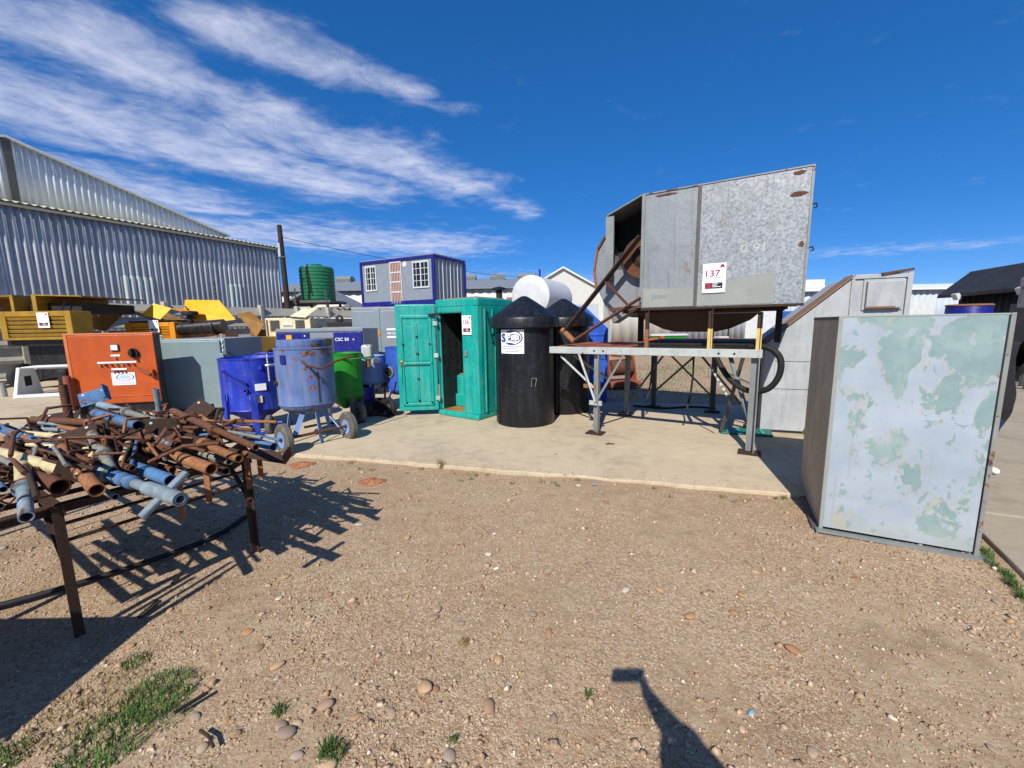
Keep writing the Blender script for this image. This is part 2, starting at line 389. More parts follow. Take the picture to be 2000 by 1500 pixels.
M['rustdark'] = rusty('dark_rusted_steel', lin((64, 48, 41)), lin((88, 64, 50)), lin((40, 33, 30)))
M['rustorange'] = rusty('orange_rust', lin((142, 94, 62)), lin((178, 130, 88)), lin((92, 60, 42)))
M['p_blue'] = rusty('chipped_blue_prop', paintcol=lin((78, 122, 166)), amount=.54)
M['p_pale'] = rusty('chipped_pale_blue_prop', paintcol=lin((132, 150, 160)), amount=.54)
M['p_grey'] = rusty('chipped_grey_prop', paintcol=lin((132, 136, 130)), amount=.55)
M['p_cream'] = rusty('chipped_cream_prop', paintcol=lin((206, 192, 150)), amount=.66)
M['yellow'] = paint('yellow_paint', lin((236, 178, 20)), .42, .1, .12, 4, .15)
M['yellow_old'] = paint('dusty_yellow_paint', lin((158, 122, 30)), .5, .18, .2, 4, .3)
M['ochre'] = paint('dull_ochre_paint', lin((150, 112, 58)), .6, .2, .2, 4, .35)
M['amber'] = paint('amber_paint', lin((214, 140, 26)), .45, .15, .15, 4, .2)
M['beige'] = paint('beige_paint', lin((214, 204, 168)), .5, .12, .12, 4, .2)
M['white'] = paint('white_paint', lin((196, 200, 202)), .5, .06, .08, 4, .12)
M['whitesteel'] = paint('scuffed_white_steel', lin((172, 178, 176)), .5, .12, .34, 6, .35)
M['yellowpost'] = paint('pale_yellow_paint', lin((212, 184, 112)), .55, .12, .18, 6, .15)
M['ductwhite'] = paint('chalky_white_paint', lin((166, 171, 174)), .55, .07, .3, 6, .2, (lin((148, 155, 162)), .5), chips=lin((146, 148, 142)))
M['brownedge'] = rusty('brown_duct_edge', lin((138, 112, 92)), lin((160, 134, 110)), lin((100, 76, 60)))
M['darkgrey'] = paint('dark_grey_steel', lin((84, 84, 81)), .6, .15, .2, 4, .3)
M['boxside'] = paint('weathered_box_side', lin((168, 156, 136)), .6, .15, .12, 3, .35, dents=.3)
M['galvleg'] = paint('dull_galvanised', lin((132, 138, 138)), .5, .12, .2, 6, .25, metal=.25)
M['zinc'] = paint('zinc_sheet', lin((176, 180, 184)), .6, .1, .08, 2.5, .2, (lin((140, 146, 152)), .5), metal=.0, orand=.45)
M['zincpale'] = paint('pale_cladding', lin((222, 226, 226)), .5, .06, .05, 2, .1, (lin((190, 198, 204)), .4), orand=.2)
M['zincpatch'] = paint('pale_patch_sheet', lin((170, 178, 174)), .6, .08, .0, 2, .25)
M['creamtrim'] = paint('cream_trim', lin((206, 202, 176)), .6, .08, .1, 3, .2)
M['water_green'] = paint('green_polyethylene', lin((20, 104, 70)), .45, .12, 0, 3, .18)
M['wallwhite'] = paint('far_white_cladding', lin((196, 197, 192)), .7, .05, 0, 1, .12)
M['wallgrey'] = paint('far_grey_cladding', lin((170, 180, 192)), .7, .05, 0, 1, .12)
M['roofgrey'] = paint('far_grey_roof', lin((118, 126, 136)), .6, .1, 0, 1, .2)
M['asbestos'] = paint('fibre_cement', lin((140, 132, 122)), .9, .2, .3, 3, .4, chips=lin((70, 64, 58)))
M['shed_dark'] = paint('dark_cladding', lin((46, 46, 48)), .6, .2, .2, 3, .3)
M['redbrown'] = rusty('red_brown_sheet', lin((150, 84, 62)), lin((176, 110, 84)), lin((110, 60, 46)))
M['glass'] = plain('dark_glass', (.015, .017, .02), .12, 0, .1)
M['wood'] = plain('timber_pole', lin((52, 42, 36)), .85, 0, .3, 6)
M['paper'] = plain('white_card', lin((238, 240, 242)), .5, 0, .02)
M['ink_red'] = plain('red_ink', lin((150, 28, 48)), .6)
M['ink_black'] = plain('black_ink', lin((26, 26, 32)), .6)
M['ink_blue'] = plain('blue_ink', lin((24, 44, 130)), .5)
M['ink_pale'] = plain('pale_blue_ink', lin((168, 190, 224)), .5)
M['ink_grey'] = plain('grey_ink', lin((120, 124, 130)), .6)
M['chalk'] = plain('chalk_mark', lin((186, 190, 190)), .9)
M['brass'] = plain('dull_brass', lin((170, 130, 70)), .4, .7)
M['chrome'] = plain('bare_metal', (.55, .56, .57), .3, 1.)
M['copper'] = plain('brown_engine_metal', lin((140, 100, 74)), .55, .4, .4, 14)
M['bluetarp'] = paint('blue_plastic', lin((24, 82, 190)), .5, .2, 0, 4, .2)
M['litter'] = plain('light_blue_plastic', lin((120, 168, 186)), .6, 0, .3, 60)
M['jacket'] = plain('black_jacket_cloth', (.012, .012, .015), .85, 0, .3, 25)
M['jeans'] = plain('dark_denim', lin((38, 48, 78)), .9, 0, .25, 60)
M['skin'] = plain('skin', lin((150, 104, 78)), .55)
M['hair'] = plain('dark_hair', (.02, .014, .01), .6)
M['shoe'] = plain('white_shoe', lin((226, 222, 210)), .6)
M['doorwood'] = plain('varnished_door', lin((150, 86, 52)), .5, 0, .2, 6)

M['edgegalv'] = paint('rust_stained_galvanised', lin((140, 142, 138)), .5, .12, .5, 5, .3, metal=.2)
def galv(name, fine):
    g = G(name); v = g.vor(46 if not fine else 90, 'F1', 'Color', vec=g.mix(.02, g.co, g.noise(14, 4, .6, col=True))); sp = g.N.new('ShaderNodeSeparateColor'); g.L.new(v, sp.inputs[0])
    blot = g.noise(34 if not fine else 70, 5, .7, 1.2)
    k = .9 if not fine else .35
    t = g.m('ADD', g.m('MULTIPLY', sp.outputs[0], .4*k), g.m('MULTIPLY', blot, 1.1*k)); t = g.m('ADD', t, .5*(1-k)*1.2)
    col = g.ramps(t, [(.3, lin((98, 104, 110))), (.55, lin((124, 130, 136))), (.9, lin((160, 165, 170)))])
    dirt = g.noise(2.2, 7, .65, vec=g.map((1.6, 1.6, .5)))
    col = g.mix(g.m('MULTIPLY', g.ramp(dirt, .45, .7), .35), col, lin((128, 132, 128)))
    rs = g.m('MULTIPLY', g.ramp(g.noise(1.6, 8, .7, .3, vec=g.map((1.5, 1.5, .55), loc=(1, 3, 2))), .62, .7), .8)
    col = g.mix(rs, col, g.mix(g.ramp(g.noise(25, 5, .7), .4, .6), RUST1, RUST2))
    stv = g.noise(6, 6, .65, vec=g.map((3.2, 3.2, .16))); col = g.mix(g.m('MULTIPLY', g.ramp(stv, .52, .7), .4), col, lin((92, 94, 90)))
    sp2 = g.ramp(g.noise(3.2, 8, .7, .4), .6, .68); col = g.mix(g.m('MULTIPLY', sp2, .3), col, lin((88, 92, 92)))
    return g.done(col, g.ramp(blot, .3, .7, .42, .62), .3, g.bump(g.noise(1.3, 3, .5), .35, .08, g.bump(blot, .06, .004)), .5)
M['galv'] = galv('spangled_galvanised', False)
M['galvfine'] = galv('fine_galvanised', True)
M['primer'] = paint('pale_green_grey_primer', lin((142, 148, 142)), .6, .06, .1, 5, .16)
M['scroll'] = rusty('rusted_scroll', paintcol=lin((176, 178, 176)), amount=.5, scale=2.2)
def peel_mat():
    g = G('peeling_paint'); z = g.sep(2); x = g.sep(0)
    n = g.noise(4.1, 9, .58, .55, vec=g.map((1.15, 1.15, .8), loc=(2.3, .4, 1.1)))
    n2 = g.noise(9, 6, .6, .3)
    bias = g.m('MULTIPLY', g.ramp(z, .4, 1.75, 0, 1, False), .105)
    dx = g.m('ABSOLUTE', g.m('SUBTRACT', x, .48)); bias = g.m('SUBTRACT', bias, g.m('MULTIPLY', dx, .12))
    t = g.m('ADD', g.m('ADD', n, bias), g.m('MULTIPLY', g.m('SUBTRACT', n2, .5), .07))
    mk = g.ramp(t, .556, .563)
    edge = g.m('MULTIPLY', g.ramp(t, .52, .558), g.m('SUBTRACT', 1., mk))
    white = g.mix(g.ramp(g.noise(2.5, 5, .6), .3, .7), lin((148, 161, 174)), lin((164, 175, 186)))
    green = g.mix(g.ramp(g.noise(3.3, 5, .6, .4), .35, .65), lin((116, 142, 143)), lin((138, 160, 159)))
    col = g.mix(g.m('MULTIPLY', edge, .55), white, lin((166, 162, 140)))
    col = g.mix(mk, col, green)
    cr = g.m('MULTIPLY', g.ramp(g.noise(2.6, 6, .6, .5, vec=g.map(loc=(7, 1, 3))), .63, .68), .7); col = g.mix(cr, col, lin((168, 162, 138)))
    sp = g.vor(3.1, 'F1', 'Distance', vec=g.mix(.06, g.map((1, 1, 1), loc=(.3, 0, .2)), g.noise(22, 5, .7, col=True)))
    col = g.mix(g.m('MULTIPLY', g.ramp(sp, .03, .06, 1, 0), .85), col, lin((150, 84, 40)))
    scr = g.ramp(g.noise(7, 8, .8, .2, vec=g.map((1.2, 1, 6), (0, R(25), 0))), .7, .73); col = g.mix(g.m('MULTIPLY', scr, .35), col, lin((150, 160, 160)))
    ch2 = g.ramp(g.m('ADD', g.noise(13, 7, .66, .6, vec=g.map((1, 1, .75), loc=(4, 2, 9))), g.m('MULTIPLY', g.m('SUBTRACT', n, .5), .35)), .585, .595); col = g.mix(g.m('MULTIPLY', ch2, .8), col, lin((122, 146, 146)))
    run = g.m('MULTIPLY', g.ramp(g.noise(7, 6, .6, vec=g.map((3, 3, .12))), .6, .72), .35); col = g.mix(run, col, lin((140, 138, 124)))
    haz = g.ramp(g.noise(1.1, 5, .6, .4, vec=g.map(loc=(1, 8, 2))), .4, .65); col = g.mix(g.m('MULTIPLY', haz, .12), col, lin((172, 180, 186)))
    low = g.m('MULTIPLY', g.ramp(z, .0, .22, 1, 0), g.ramp(g.noise(4, 6, .6), .35, .6)); col = g.mix(g.m('MULTIPLY', low, .6), col, lin((160, 162, 148)))
    return g.done(col, g.ramp(mk, 0, 1, .38, .5), .05, g.bump(g.m('ADD', mk, ch2), -.35, .004, g.bump(g.noise(1.4, 3, .5), .4, .06)), .5)
M['peel'] = peel_mat()

# ================================================================== the setting
m = MB(); g_ = []
xs = np.concatenate([np.linspace(-400, -16, 12), np.linspace(-15, 15, 121), np.linspace(16, 400, 12)])
ys = np.concatenate([np.linspace(-60, -4, 8), np.linspace(-3, 16, 96), np.linspace(17, 600, 14)])
def und(x, y):
    return .012*math.sin(1.7*x+.6*y)*math.sin(1.1*y-.4*x) + .006*math.sin(4.1*x+1.3)*math.sin(3.7*y+x)
nx = len(xs); vs = [(x, y, und(x, y)-.012 if -15 < x < 15 and -3 < y < 16 else -.012) for y in ys for x in xs]
fs = [(j*nx+i, j*nx+i+1, (j+1)*nx+i+1, (j+1)*nx+i) for j in range(len(ys)-1) for i in range(nx-1)]
tag(MB().add(vs, fs).build('gravel_ground', M['gravel'], smooth=60), kind='structure')

def slab_poly(name, poly, z0, z1, mat, parent=None):
    return MB().prism(poly, z0, z1).build(name, mat, parent, bevel=.012)
# yard slab: its front edge runs from the pipe table to the peeling sheet-metal box
def wob(a, b, n, amp):
    r = random.Random(5); return [(a[0]+(b[0]-a[0])*i/n + (0 if i in (0, n) else r.uniform(-amp, amp)), a[1]+(b[1]-a[1])*i/n + (0 if i in (0, n) else r.uniform(-amp, amp))) for i in range(n+1)]
front = wob((-24, 11.07), (3.9, 3.62), 110, .03)
tag(slab_poly('concrete_slab', front+[(4.75, 4.95), (5.55, 8.0), (-6.0, 11.1), (-8.0, 22.0), (-26.0, 26.0)], -.15, .03, M['slab']), kind='structure')
road = bpy.data.objects.new('concrete_road', None); COL.objects.link(road); tag(road, kind='structure')
ke = [(1.2, -1.0), (3.30, 2.40), (3.72, 3.04), (4.0, 3.5), (4.82, 4.9)]
for poly in ([(1.2, -1.0), (3.33, 2.38), (3.73, 3.03), (4.0, 3.48), (7.8, 1.6), (4.6, -3.4)],
             [(4.02, 3.5), (4.84, 4.92), (5.7, 8.1), (6.0, 8.9), (11.0, 6.4), (7.82, 1.62)],
             [(7.83, 1.6), (11.02, 6.38), (22, .9), (17, -5), (4.63, -3.42)],
             [(6.02, 8.92), (7.5, 14.5), (25, 9.5), (22.02, .92), (11.02, 6.42)]):
    slab_poly('slab', poly, -.15, .036, M['road'], road)

# ------------------------------------------------------------------ corrugated cladding
def corr(W, z0, z1, pitch=.18, amp=.026, n=10, ztop=None):
    """corrugated sheet standing in the local xz plane, x 0..W; ztop(x) may slope the top; a real 3 mm thickness comes from a solidify"""
    k = max(2, int(W/pitch*n)); vs = []; fs = []
    for i in range(k+1):
        x = W*i/k; y = amp*math.sin(2*math.pi*x/pitch)
        vs += [(x, y, z0), (x, y, ztop(x) if ztop else z1)]
    for i in range(k): fs.append((2*i, 2*i+2, 2*i+3, 2*i+1))
    return vs, fs
def sheet(name, vs, fs, mat, parent, smooth=50, thick=.004):
    o = MB().add(vs, fs).build(name, mat, parent, smooth=smooth)
    s = o.modifiers.new('thickness', 'SOLIDIFY'); s.thickness = thick; s.offset = 0
    return o

# ------------------------------------------------------------------ the big shed on the left
WD = Vector((.425, .905, 0)); WN = Vector((-.905, .425, 0))
wa = math.atan2(WD.y, WD.x)
shed = thing('corrugated_warehouse', 'long grey corrugated warehouse with a white gable rising above its eave', 'warehouse', (-24.24, 11.97, -.875), wa); shed.scale = (1.5, 1.5, 1.5)
SW = 12.8; ns = 14; sw = SW/ns
base = sheet('wall_sheet', *corr(sw+.05, .2, 5.42, .183), M['zinc'], shed)
for i in range(ns):
    o = base if i == 0 else base.copy()
    if i: COL.objects.link(o)
    o.location = (i*sw, (i % 2)*.006, 0)
for (x, w_, z0, z1) in ((6.949, .915, .6, 3.62), (10.423, .549, .6, 3.62)):
    o = sheet('patch_sheet', *corr(w_, z0, z1, .183, .026), M['zincpatch'], shed); o.location = (x, -.012, 0)
MB().bx((0, .05, 0), (SW, 3.9, .2)).build('plinth', M['precast'], shed)
# end wall, lean-to roof, eave trim
o = sheet('end_wall_sheet', *corr(4.0, .2, 5.4, .183, ztop=lambda x: 5.42+.2*x), M['zinc'], shed); o.location = (SW, 0, 0); o.rotation_euler = (0, 0, R(90))
vs, fs = corr(SW+.35, 0, 4.6, .183, .022)
o = sheet('lean_to_roof', [(x-.1, -.17+z*.98, 5.41+z*.2+y) for x, y, z in vs], fs, M['creamtrim'], shed)
MB().box((SW/2, -.07, 5.33), (SW, .06, .07)).build('eave_beam', M['creamtrim'], shed)
MB().tube((3.55, -.09, .2), (3.55, -.09, 5.3), .05, n=10).build('downpipe', M['zincpale'], shed, smooth=40)
# the gable end, set 4 m back
def gt(x): return 8.35 - .278*abs(x-6.0)
k = 0; x = -2.0
while x < 13.0-.01:
    w_ = min(.93, 13.0-x)
    o = sheet('gable_sheet', *corr(w_+.03, 6.0, 8, .19, ztop=lambda q, x=x: gt(x+q)), M['zincpale'], shed); o.location = (x, 4.0+.006*(k % 2), 0); x += .93; k += 1
for s_, x1 in ((1, 13.15), (-1, -2.1)):
    MB().beam((6.0, 3.93, gt(6)+.03), (x1, 3.93, gt(x1)+.03), .16, .07, R(0)).build('barge_board', M['zincpale'], shed)
MB().beam((6.0, 4.0, 8.36), (6.0, 12., 8.36), .3, .08).build('ridge_cap', M['zincpale'], shed)
for s_, x1 in ((1, 13.0), (-1, -2.0)):
    MB().add([(6, 4, 8.33), (x1, 4, gt(x1)), (x1, 12, gt(x1)), (6, 12, 8.33)], [(0, 1, 2, 3)]).build('main_roof', M['roofgrey'], shed)
MB().bx((5.9, 3.9, 6.2), (6.1, 3.97, 8.3)).build('corner_flashing', M['darkgrey'], shed)

# ------------------------------------------------------------------ precast fence
FD = Vector((.425, .905, 0)); fa = math.atan2(FD.y, FD.x)
fence = thing('precast_fence', 'grey precast concrete plank fence with posts in front of the warehouse', 'fence', (-19.5, 8.4, -.875), fa); fence.scale = (1.5, 1.5, 1.5)
bay = 1.42; nb_ = 11; hp = .357
post = MB().prism([(-.06, -.12), (.06, -.12), (.06, .07), (-.06, .07)], 0, 2.56).build('post', M['precast'], fence, bevel=.01)
plank = MB().prism([(-.03, 0), (.1, .0), (.105, .035), (-.02, hp-.05), (-.03, hp-.05)], 0, bay-.11, Matrix(((0, 0, 1, 0), (-1, 0, 0, 0), (0, 1, 0, 0), (0, 0, 0, 1)))).build('plank', M['precast'], fence)
first = True
for i in range(nb_+1):
    o = post if i == 0 else post.copy()
    if i: COL.objects.link(o)
    o.location = (i*bay, 0, 0)
    if i == nb_: break
    for j in range(7):
        o = plank if first else plank.copy()
        if not first: COL.objects.link(o)
        first = False
        o.location = (i*bay+.055, rnd.uniform(-.004, .004), j*hp+.02); o.rotation_euler = (0, 0, 0)
# insulator brackets standing on the posts
for i in (6, 8, 9):
    b = MB().beam((i*bay, 0, 2.55), (i*bay, 0, 3.25), .03, .02)
    for z in range(5): b.tube((i*bay, -.05, 2.66+z*.13), (i*bay, .05, 2.66+z*.13), .022, n=6)
    b.build('wire_bracket', M['darkgrey'], fence)

# ------------------------------------------------------------------ pole and line
pole = thing('utility_pole', 'dark timber utility pole at the warehouse corner', 'pole', (-15.8, 29.43, -.875)); pole.scale = (1.5, 1.5, 1.5)
MB().tube((.06, 0, 0), (0, 0, 6.42), .15, .1, n=12).build('shaft', M['wood'], pole, smooth=40)
MB().box((-.03, -.12, 5.3), (.1, .1, .6)).build('cable_box', M['zinc'], pole)
MB().beam((-.2, -.12, 4.95), (.22, -.12, 5.0), .05, .05).build('bracket', M['darkgrey'], pole)
a = Vector((-15.63, 29.4, 7.93)); b = Vector((2.4, 47.2, 6.85)); pts = []
for i in range(33):
    t = i/32; p = a.lerp(b, t); p.z -= 4*.42*t*(1-t); pts.append(p)
tag(MB().path(pts, .02, 5).build('overhead_cable', M['black'], smooth=60), 'thin black overhead cable running from the timber pole over the office cabin', 'cable')

# ------------------------------------------------------------------ green water tank on a stand, low sheds behind the fence
st = thing('tank_stand', 'steel stand carrying the green water tank behind the fence', 'stand', (-14.58, 31.8, -.875)); st.scale = (1.5, 1.5, 1.5)
for sx in (-1, 1):
    for sy in (-1, 1): MB().beam((sx*.75, sy*.75, 0), (sx*.75, sy*.75, 2.95), .1, .1).build('leg', M['darkgrey'], st)
MB().bx((-1.0, -1.0, 2.95), (1.0, 1.0, 3.07)).build('platform', M['darkgrey'], st)
for s_ in (-1, 1): MB().beam((-.75, s_*.75, .3), (.75, s_*.75, 2.8), .05, .05).build('brace', M['darkgrey'], st)
wt = thing('water_tank', 'ribbed green plastic water tank standing high behind the fence', 'water tank', (-14.58, 31.8, 3.73)); wt.scale = (1.5, 1.5, 1.5)
pr = [(0, 0), (.77, 0)]
for i in range(9):
    z = .06+i*.165; pr += [(.79, z), (.81, z+.02), (.81, z+.1), (.785, z+.125)]
pr += [(.8, 1.58), (.74, 1.66), (.4, 1.72), (.25, 1.74), (.25, 1.8), (0, 1.82)]
MB().lathe(pr, 40).build('tank_body', M['water_green'], wt, smooth=35)
MB().path([(-.1, -.86, 1.62), (-.12, -.88, 1.2), (-.06, -.88, .7), (-.1, -.88, .05)], .03, 8).build('outlet_pipe', M['black'], wt, smooth=50)
MB().path([(-.12, -.6, 1.72), (-.12, -.85, 1.68), (-.03, -.9, 1.2), (.06, -.88, .3)], .022, 8).build('inlet_hose', M['black'], wt, smooth=50)
MB().box((-.12, -.84, 1.62), (.09, .07, .1)).build('float_valve', M['galvleg'], wt)

lean = thing('low_shed', 'low shed with a mossy fibre cement roof beyond the fence', 'shed', (-12.9, 29.4, -.875), R(0)); lean.scale = (1.5, 1.5, 1.5)
MB().bx((-.9, .4, 0), (3.2, 3.2, 2.5)).build('wall', M['wallwhite'], lean)
vs, fs = corr(4.4, 0, 3.4, .28, .045, 8)
sheet('roof', [(x-1.0, z, 2.62+z*.06+y) for x, y, z in vs], fs, M['asbestos'], lean, thick=.02)
MB().bx((-.95, .3, 2.35), (3.25, .36, 2.56)).build('fascia', M['darkgrey'], lean)
sk = thing('pitched_outhouse', 'small outhouse with a dark pitched roof between pole and water tank', 'outhouse', (-18.9, 37.5, -.875)); sk.scale = (1.5, 1.5, 1.5)
MB().bx((-.8, 0, 0), (2.6, 3, 3.0)).build('wall', M['wallwhite'], sk)
MB().prism([(-1.3, 3.0), (.9, 4.15), (3.1, 3.0), (3.1, 2.85), (.9, 4.0), (-1.3, 2.85)], -.4, 3.3, Matrix(((1, 0, 0, 0), (0, 0, 1, 0), (0, 1, 0, 0), (0, 0, 0, 1)))).build('roof', M['roofgrey'], sk)

# ------------------------------------------------------------------ site office cabin stacked on a store container
OA = R(-27)
oc = thing('store_container', 'grey steel store container under the blue trimmed office cabin', 'container', (-2.96, 16.36, 0), OA)
MB().bx((-3.85, 0, .12), (0, 2.2, 2.58)).build('body', M['greypanel'], oc, bevel=.02)
for x in (-3.7, -.3):
    MB().bx((x, .1, 0), (x+.2, 2.1, .12)).build('skid', M['darkgrey'], oc)
of = thing('office_cabin', 'grey site office cabin with blue frame, barred windows and door, stacked up high', 'cabin', (-2.96, 16.36, 2.62), OA)
MB().bx((-3.83, .02, .03), (-.02, 2.18, 1.8)).build('wall', M['greypanel'], of)
for n_, lo, hi in (('bottom_rail', (-3.9, -.03, -.02), (.03, .06, .16)), ('top_rail', (-3.9, -.03, 1.75), (.03, .06, 1.86)), ('corner_post', (-.09, -.035, .16), (.035, .05, 1.75)), ('corner_post', (-3.9, -.035, .16), (-3.8, .05, 1.75)),
                   ('bottom_rail', (-.06, .06, -.02), (.03, 2.2, .1)), ('top_rail', (-.06, .06, 1.76), (.03, 2.2, 1.86)), ('corner_post', (-.06, 2.12, .1), (.035, 2.22, 1.76))):
    MB().bx(lo, hi).build(n_, M['navy'], of, bevel=.006)
MB().bx((-3.88, .0, 1.86), (.02, 2.2, 1.9)).build('roof', M['greypanel'], of)
for k in range(9):
    if k in (0, 8): continue
    MB().bx((-.02, .06+k*.26, .1), (.012+.01*(k % 2), .085+k*.26, 1.76)).build('panel_rib', M['white'] if k in (2, 4, 6) else M['greypanel'], of)
for x0, wd in ((-3.62, .62), (-1.05, .82)):
    wn = MB()
    for lo, hi in (((x0, -.02, .62), (x0+wd, .02, .68)), ((x0, -.02, 1.6), (x0+wd, .02, 1.66)), ((x0, -.02, .68), (x0+.05, .02, 1.6)), ((x0+wd-.05, -.02, .68), (x0+wd, .02, 1.6)), ((x0+wd/2-.025, -.02, .68), (x0+wd/2+.025, .02, 1.6))): wn.bx(lo, hi)
    wo = wn.build('window', M['white'], of)
    MB().bx((x0+.04, 0.005, .66), (x0+wd-.04, .018, 1.62)).build('pane', M['glass'], wo)
    for r_ in range(1, 4): MB().bx((x0+.05, -.03, .66+r_*.235), (x0+wd-.05, -.015, .68+r_*.235)).build('bar', M['white'], wo)
    for q_ in (.25, .75): MB().bx((x0+wd*q_-.01, -.032, .68), (x0+wd*q_+.01, -.02, 1.6)).build('bar', M['white'], wo)
dr = MB().bx((-2.2, -.012, .04), (-1.66, .018, 1.68)).build('door', M['doorwood'], of)
for lo, hi in (((-2.24, -.03, .04), (-2.2, .02, 1.7)), ((-1.66, -.03, .04), (-1.62, .02, 1.7)), ((-2.24, -.03, 1.68), (-1.62, .02, 1.73))): MB().bx(lo, hi).build('frame', M['white'], dr)
for k in range(6): MB().bx((-2.15+k*.085, -.035, .06), (-2.13+k*.085, -.022, 1.66)).build('bar', M['white'], dr)
for z in (.5, .9, 1.28): MB().bx((-2.2, -.04, z), (-1.66, -.03, z+.05)).build('cross_bar', M['white'], dr)
MB().lathe([(0, -.03), (.1, -.02), (.11, 0)], 16, (-1.45, 0, 1.6), Matrix.Rotation(R(90), 3, 'X')).build('lamp', M['white'], of, smooth=40)

# ------------------------------------------------------------------ white tank on saddles, far sheds
ta = R(28); wtk = thing('white_fuel_tank', 'big white horizontal cylinder tank raised on saddles behind the black tanks', 'tank', (.83, 18.0, 0), 0)
Mx = Matrix.Rotation(R(-62), 3, 'Z') @ Matrix.Rotation(R(90), 3, 'Y'); ax = Mx @ Vector((0, 0, 1)); ax = Vector((.42, .9, 0)).normalized(); Mx = frame_to(ax)
MB().lathe([(0, -.04), (.5, -.03), (.8, 0), (.88, .05), (.88, 3.4), (.8, 3.46), (0, 3.5)], 48, (0, 0, 2.95), Mx).build('tank_body', M['white'], wtk, smooth=35)
for d in (.6, 2.8):
    p = ax*d; MB().box((p.x, p.y, 1.1), (1.3, .25, 2.2), math.atan2(ax.y, ax.x)-R(90)).build('saddle', M['darkgrey'], wtk)
p = ax*.5; MB().tube((p.x, p.y, 3.7), (p.x, p.y, 3.95), .09, n=10).build('vent', M['galvleg'], wtk)
p = ax*1.2; MB().tube((p.x, p.y, 3.7), (p.x, p.y, 4.2), .04, n=8).build('dip_pipe', M['navy'], wtk)

def far_shed(name, label, x0, x1, y, d, eave, ridge, wall, roof, rib=.9, dirx=True):
    t = thing(name, label, 'shed', ((x0+x1)/2, y, 0)); w_ = (x1-x0)/2
    vs, fs = corr(2*w_, 0, eave, rib, .05, 6)
    sheet('wall', [(x-w_, yy, z) for x, yy, z in vs], fs, wall, t)
    MB().bx((-w_, .1, 0), (w_, d, eave-.05)).build('body', wall, t)
    MB().prism([(-.5, eave-.05), (d/2, ridge), (d+.5, eave-.05), (d+.5, eave+.1), (d/2, ridge+.18), (-.5, eave+.1)], -w_-.3, w_+.3, Matrix(((0, 0, 1, 0), (1, 0, 0, 0), (0, 1, 0, 0), (0, 0, 0, 1)))).build('roof', roof, t)
    return t
f1 = far_shed('far_cream_shed', 'far cream walled shed with grey roof and ridge vents behind the cabin', -26, 3.2, 46, 14, 5.7, 7.3, M['wallwhite'], M['roofgrey'])
for x in (-9.2, 6.2, 9.8, 13.2):
    MB().prism([(-.8, 0), (.8, 0), (.95, .5), (.4, .9), (-.4, .9), (-.95, .5)], -.9, .9, Matrix.Translation((x, 6.6, 7.1)) @ Matrix(((0, 0, 1, 0), (1, 0, 0, 0), (0, 1, 0, 0), (0, 0, 0, 1)))).build('ridge_vent', M['galvleg'], f1)
for x in (2.0, -3.0, 11): MB().bx((x, -.06, 0), (x+4.2, .0, 4.7)).build('roller_door', M['redbrown'], f1)
f2 = thing('far_white_gable', 'white gabled shed front far behind the white tank', 'shed', (5.0, 40, 0))
MB().prism([(-4, 0), (4.5, 0), (4.5, 4.4), (0, 6.9), (-4, 4.6)], 0, 10, Matrix(((1, 0, 0, 0), (0, 0, 1, 0), (0, 1, 0, 0), (0, 0, 0, 1)))).build('wall', M['wallwhite'], f2)
for x1, z1 in ((4.9, 4.2), (-4.4, 4.4)):
    MB().prism([(0, 6.92), (x1, z1), (x1, z1+.16), (0, 7.08)], -.3, 10.2, Matrix(((1, 0, 0, 0), (0, 0, 1, 0), (0, 1, 0, 0), (0, 0, 0, 1)))).build('roof', M['zincpale'], f2)
MB().bx((.8, -.08, .0), (3.4, 0, 3.6)).build('door', M['wallgrey'], f2)
f3 = far_shed('long_grey_shed', 'long low grey shed across the yard behind the steel frame', 9.6, 62, 41, 12, 4.5, 5.3, M['wallgrey'], M['zincpale'], .6)
for x in (-12.6, -6, 3): MB().bx((x, -.12, 0), (x+3.0, -.02, 3.4)).build('roller_door', M['white'], f3)
MB().bx((-9.0, -.14, .1), (-7.9, -.02, 2.6)).build('door', M['potblue'], f3)
for x in (-3.4, 8, 12, 16): MB().bx((x, -.14, 1.4), (x+1.8, -.02, 2.6)).build('window', M['glass'], f3)
MB().bx((-4.2, 4.2, 5.2), (-1.9, 6.2, 6.0)).build('roof_unit', M['white'], f3)
f4 = far_shed('white_annex_shed', 'flat white annexe between the white gable and the long grey shed', 8.9, 14.5, 37, 3, 5.2, 5.5, M['wallwhite'], M['zincpale'])
MB().bx((.2, -.12, 2.0), (1.6, -.02, 4.2)).build('window', M['wallgrey'], f4)

# dark building at the right edge
da = math.atan2(-6.5, -2.6)
ds = thing('dark_shed', 'dark clad shed with small floodlights at the right edge', 'shed', (15.5, 14.4, 0), da)
vs, fs = corr(13, 0, 2.62, .3, .03, 8)
sheet('wall', vs, fs, M['shed_dark'], ds)
MB().prism([(-.45, 2.42), (-.45, 2.52), (.35, 3.3), (3.6, 3.55), (3.6, 2.5), (1.6, 2.5)], -.3, 13.2, Matrix(((0, 0, 1, 0), (1, 0, 0, 0), (0, 1, 0, 0), (0, 0, 0, 1)))).build('roof', M['shed_dark'], ds)
MB().prism([(0.02, 0), (3.2, 0), (3.2, 3.4), (.4, 3.2), (.02, 2.6)], .0, .12, Matrix(((0, 0, 1, 0), (1, 0, 0, 0), (0, 1, 0, 0), (0, 0, 0, 1)))).build('end_wall', M['shed_dark'], ds)
for x in (.9, 3.7): MB().box((x, -.5, 2.42), (.28, .1, .2), Matrix.Rotation(R(25), 3, 'X')).build('floodlight', M['white'], ds)
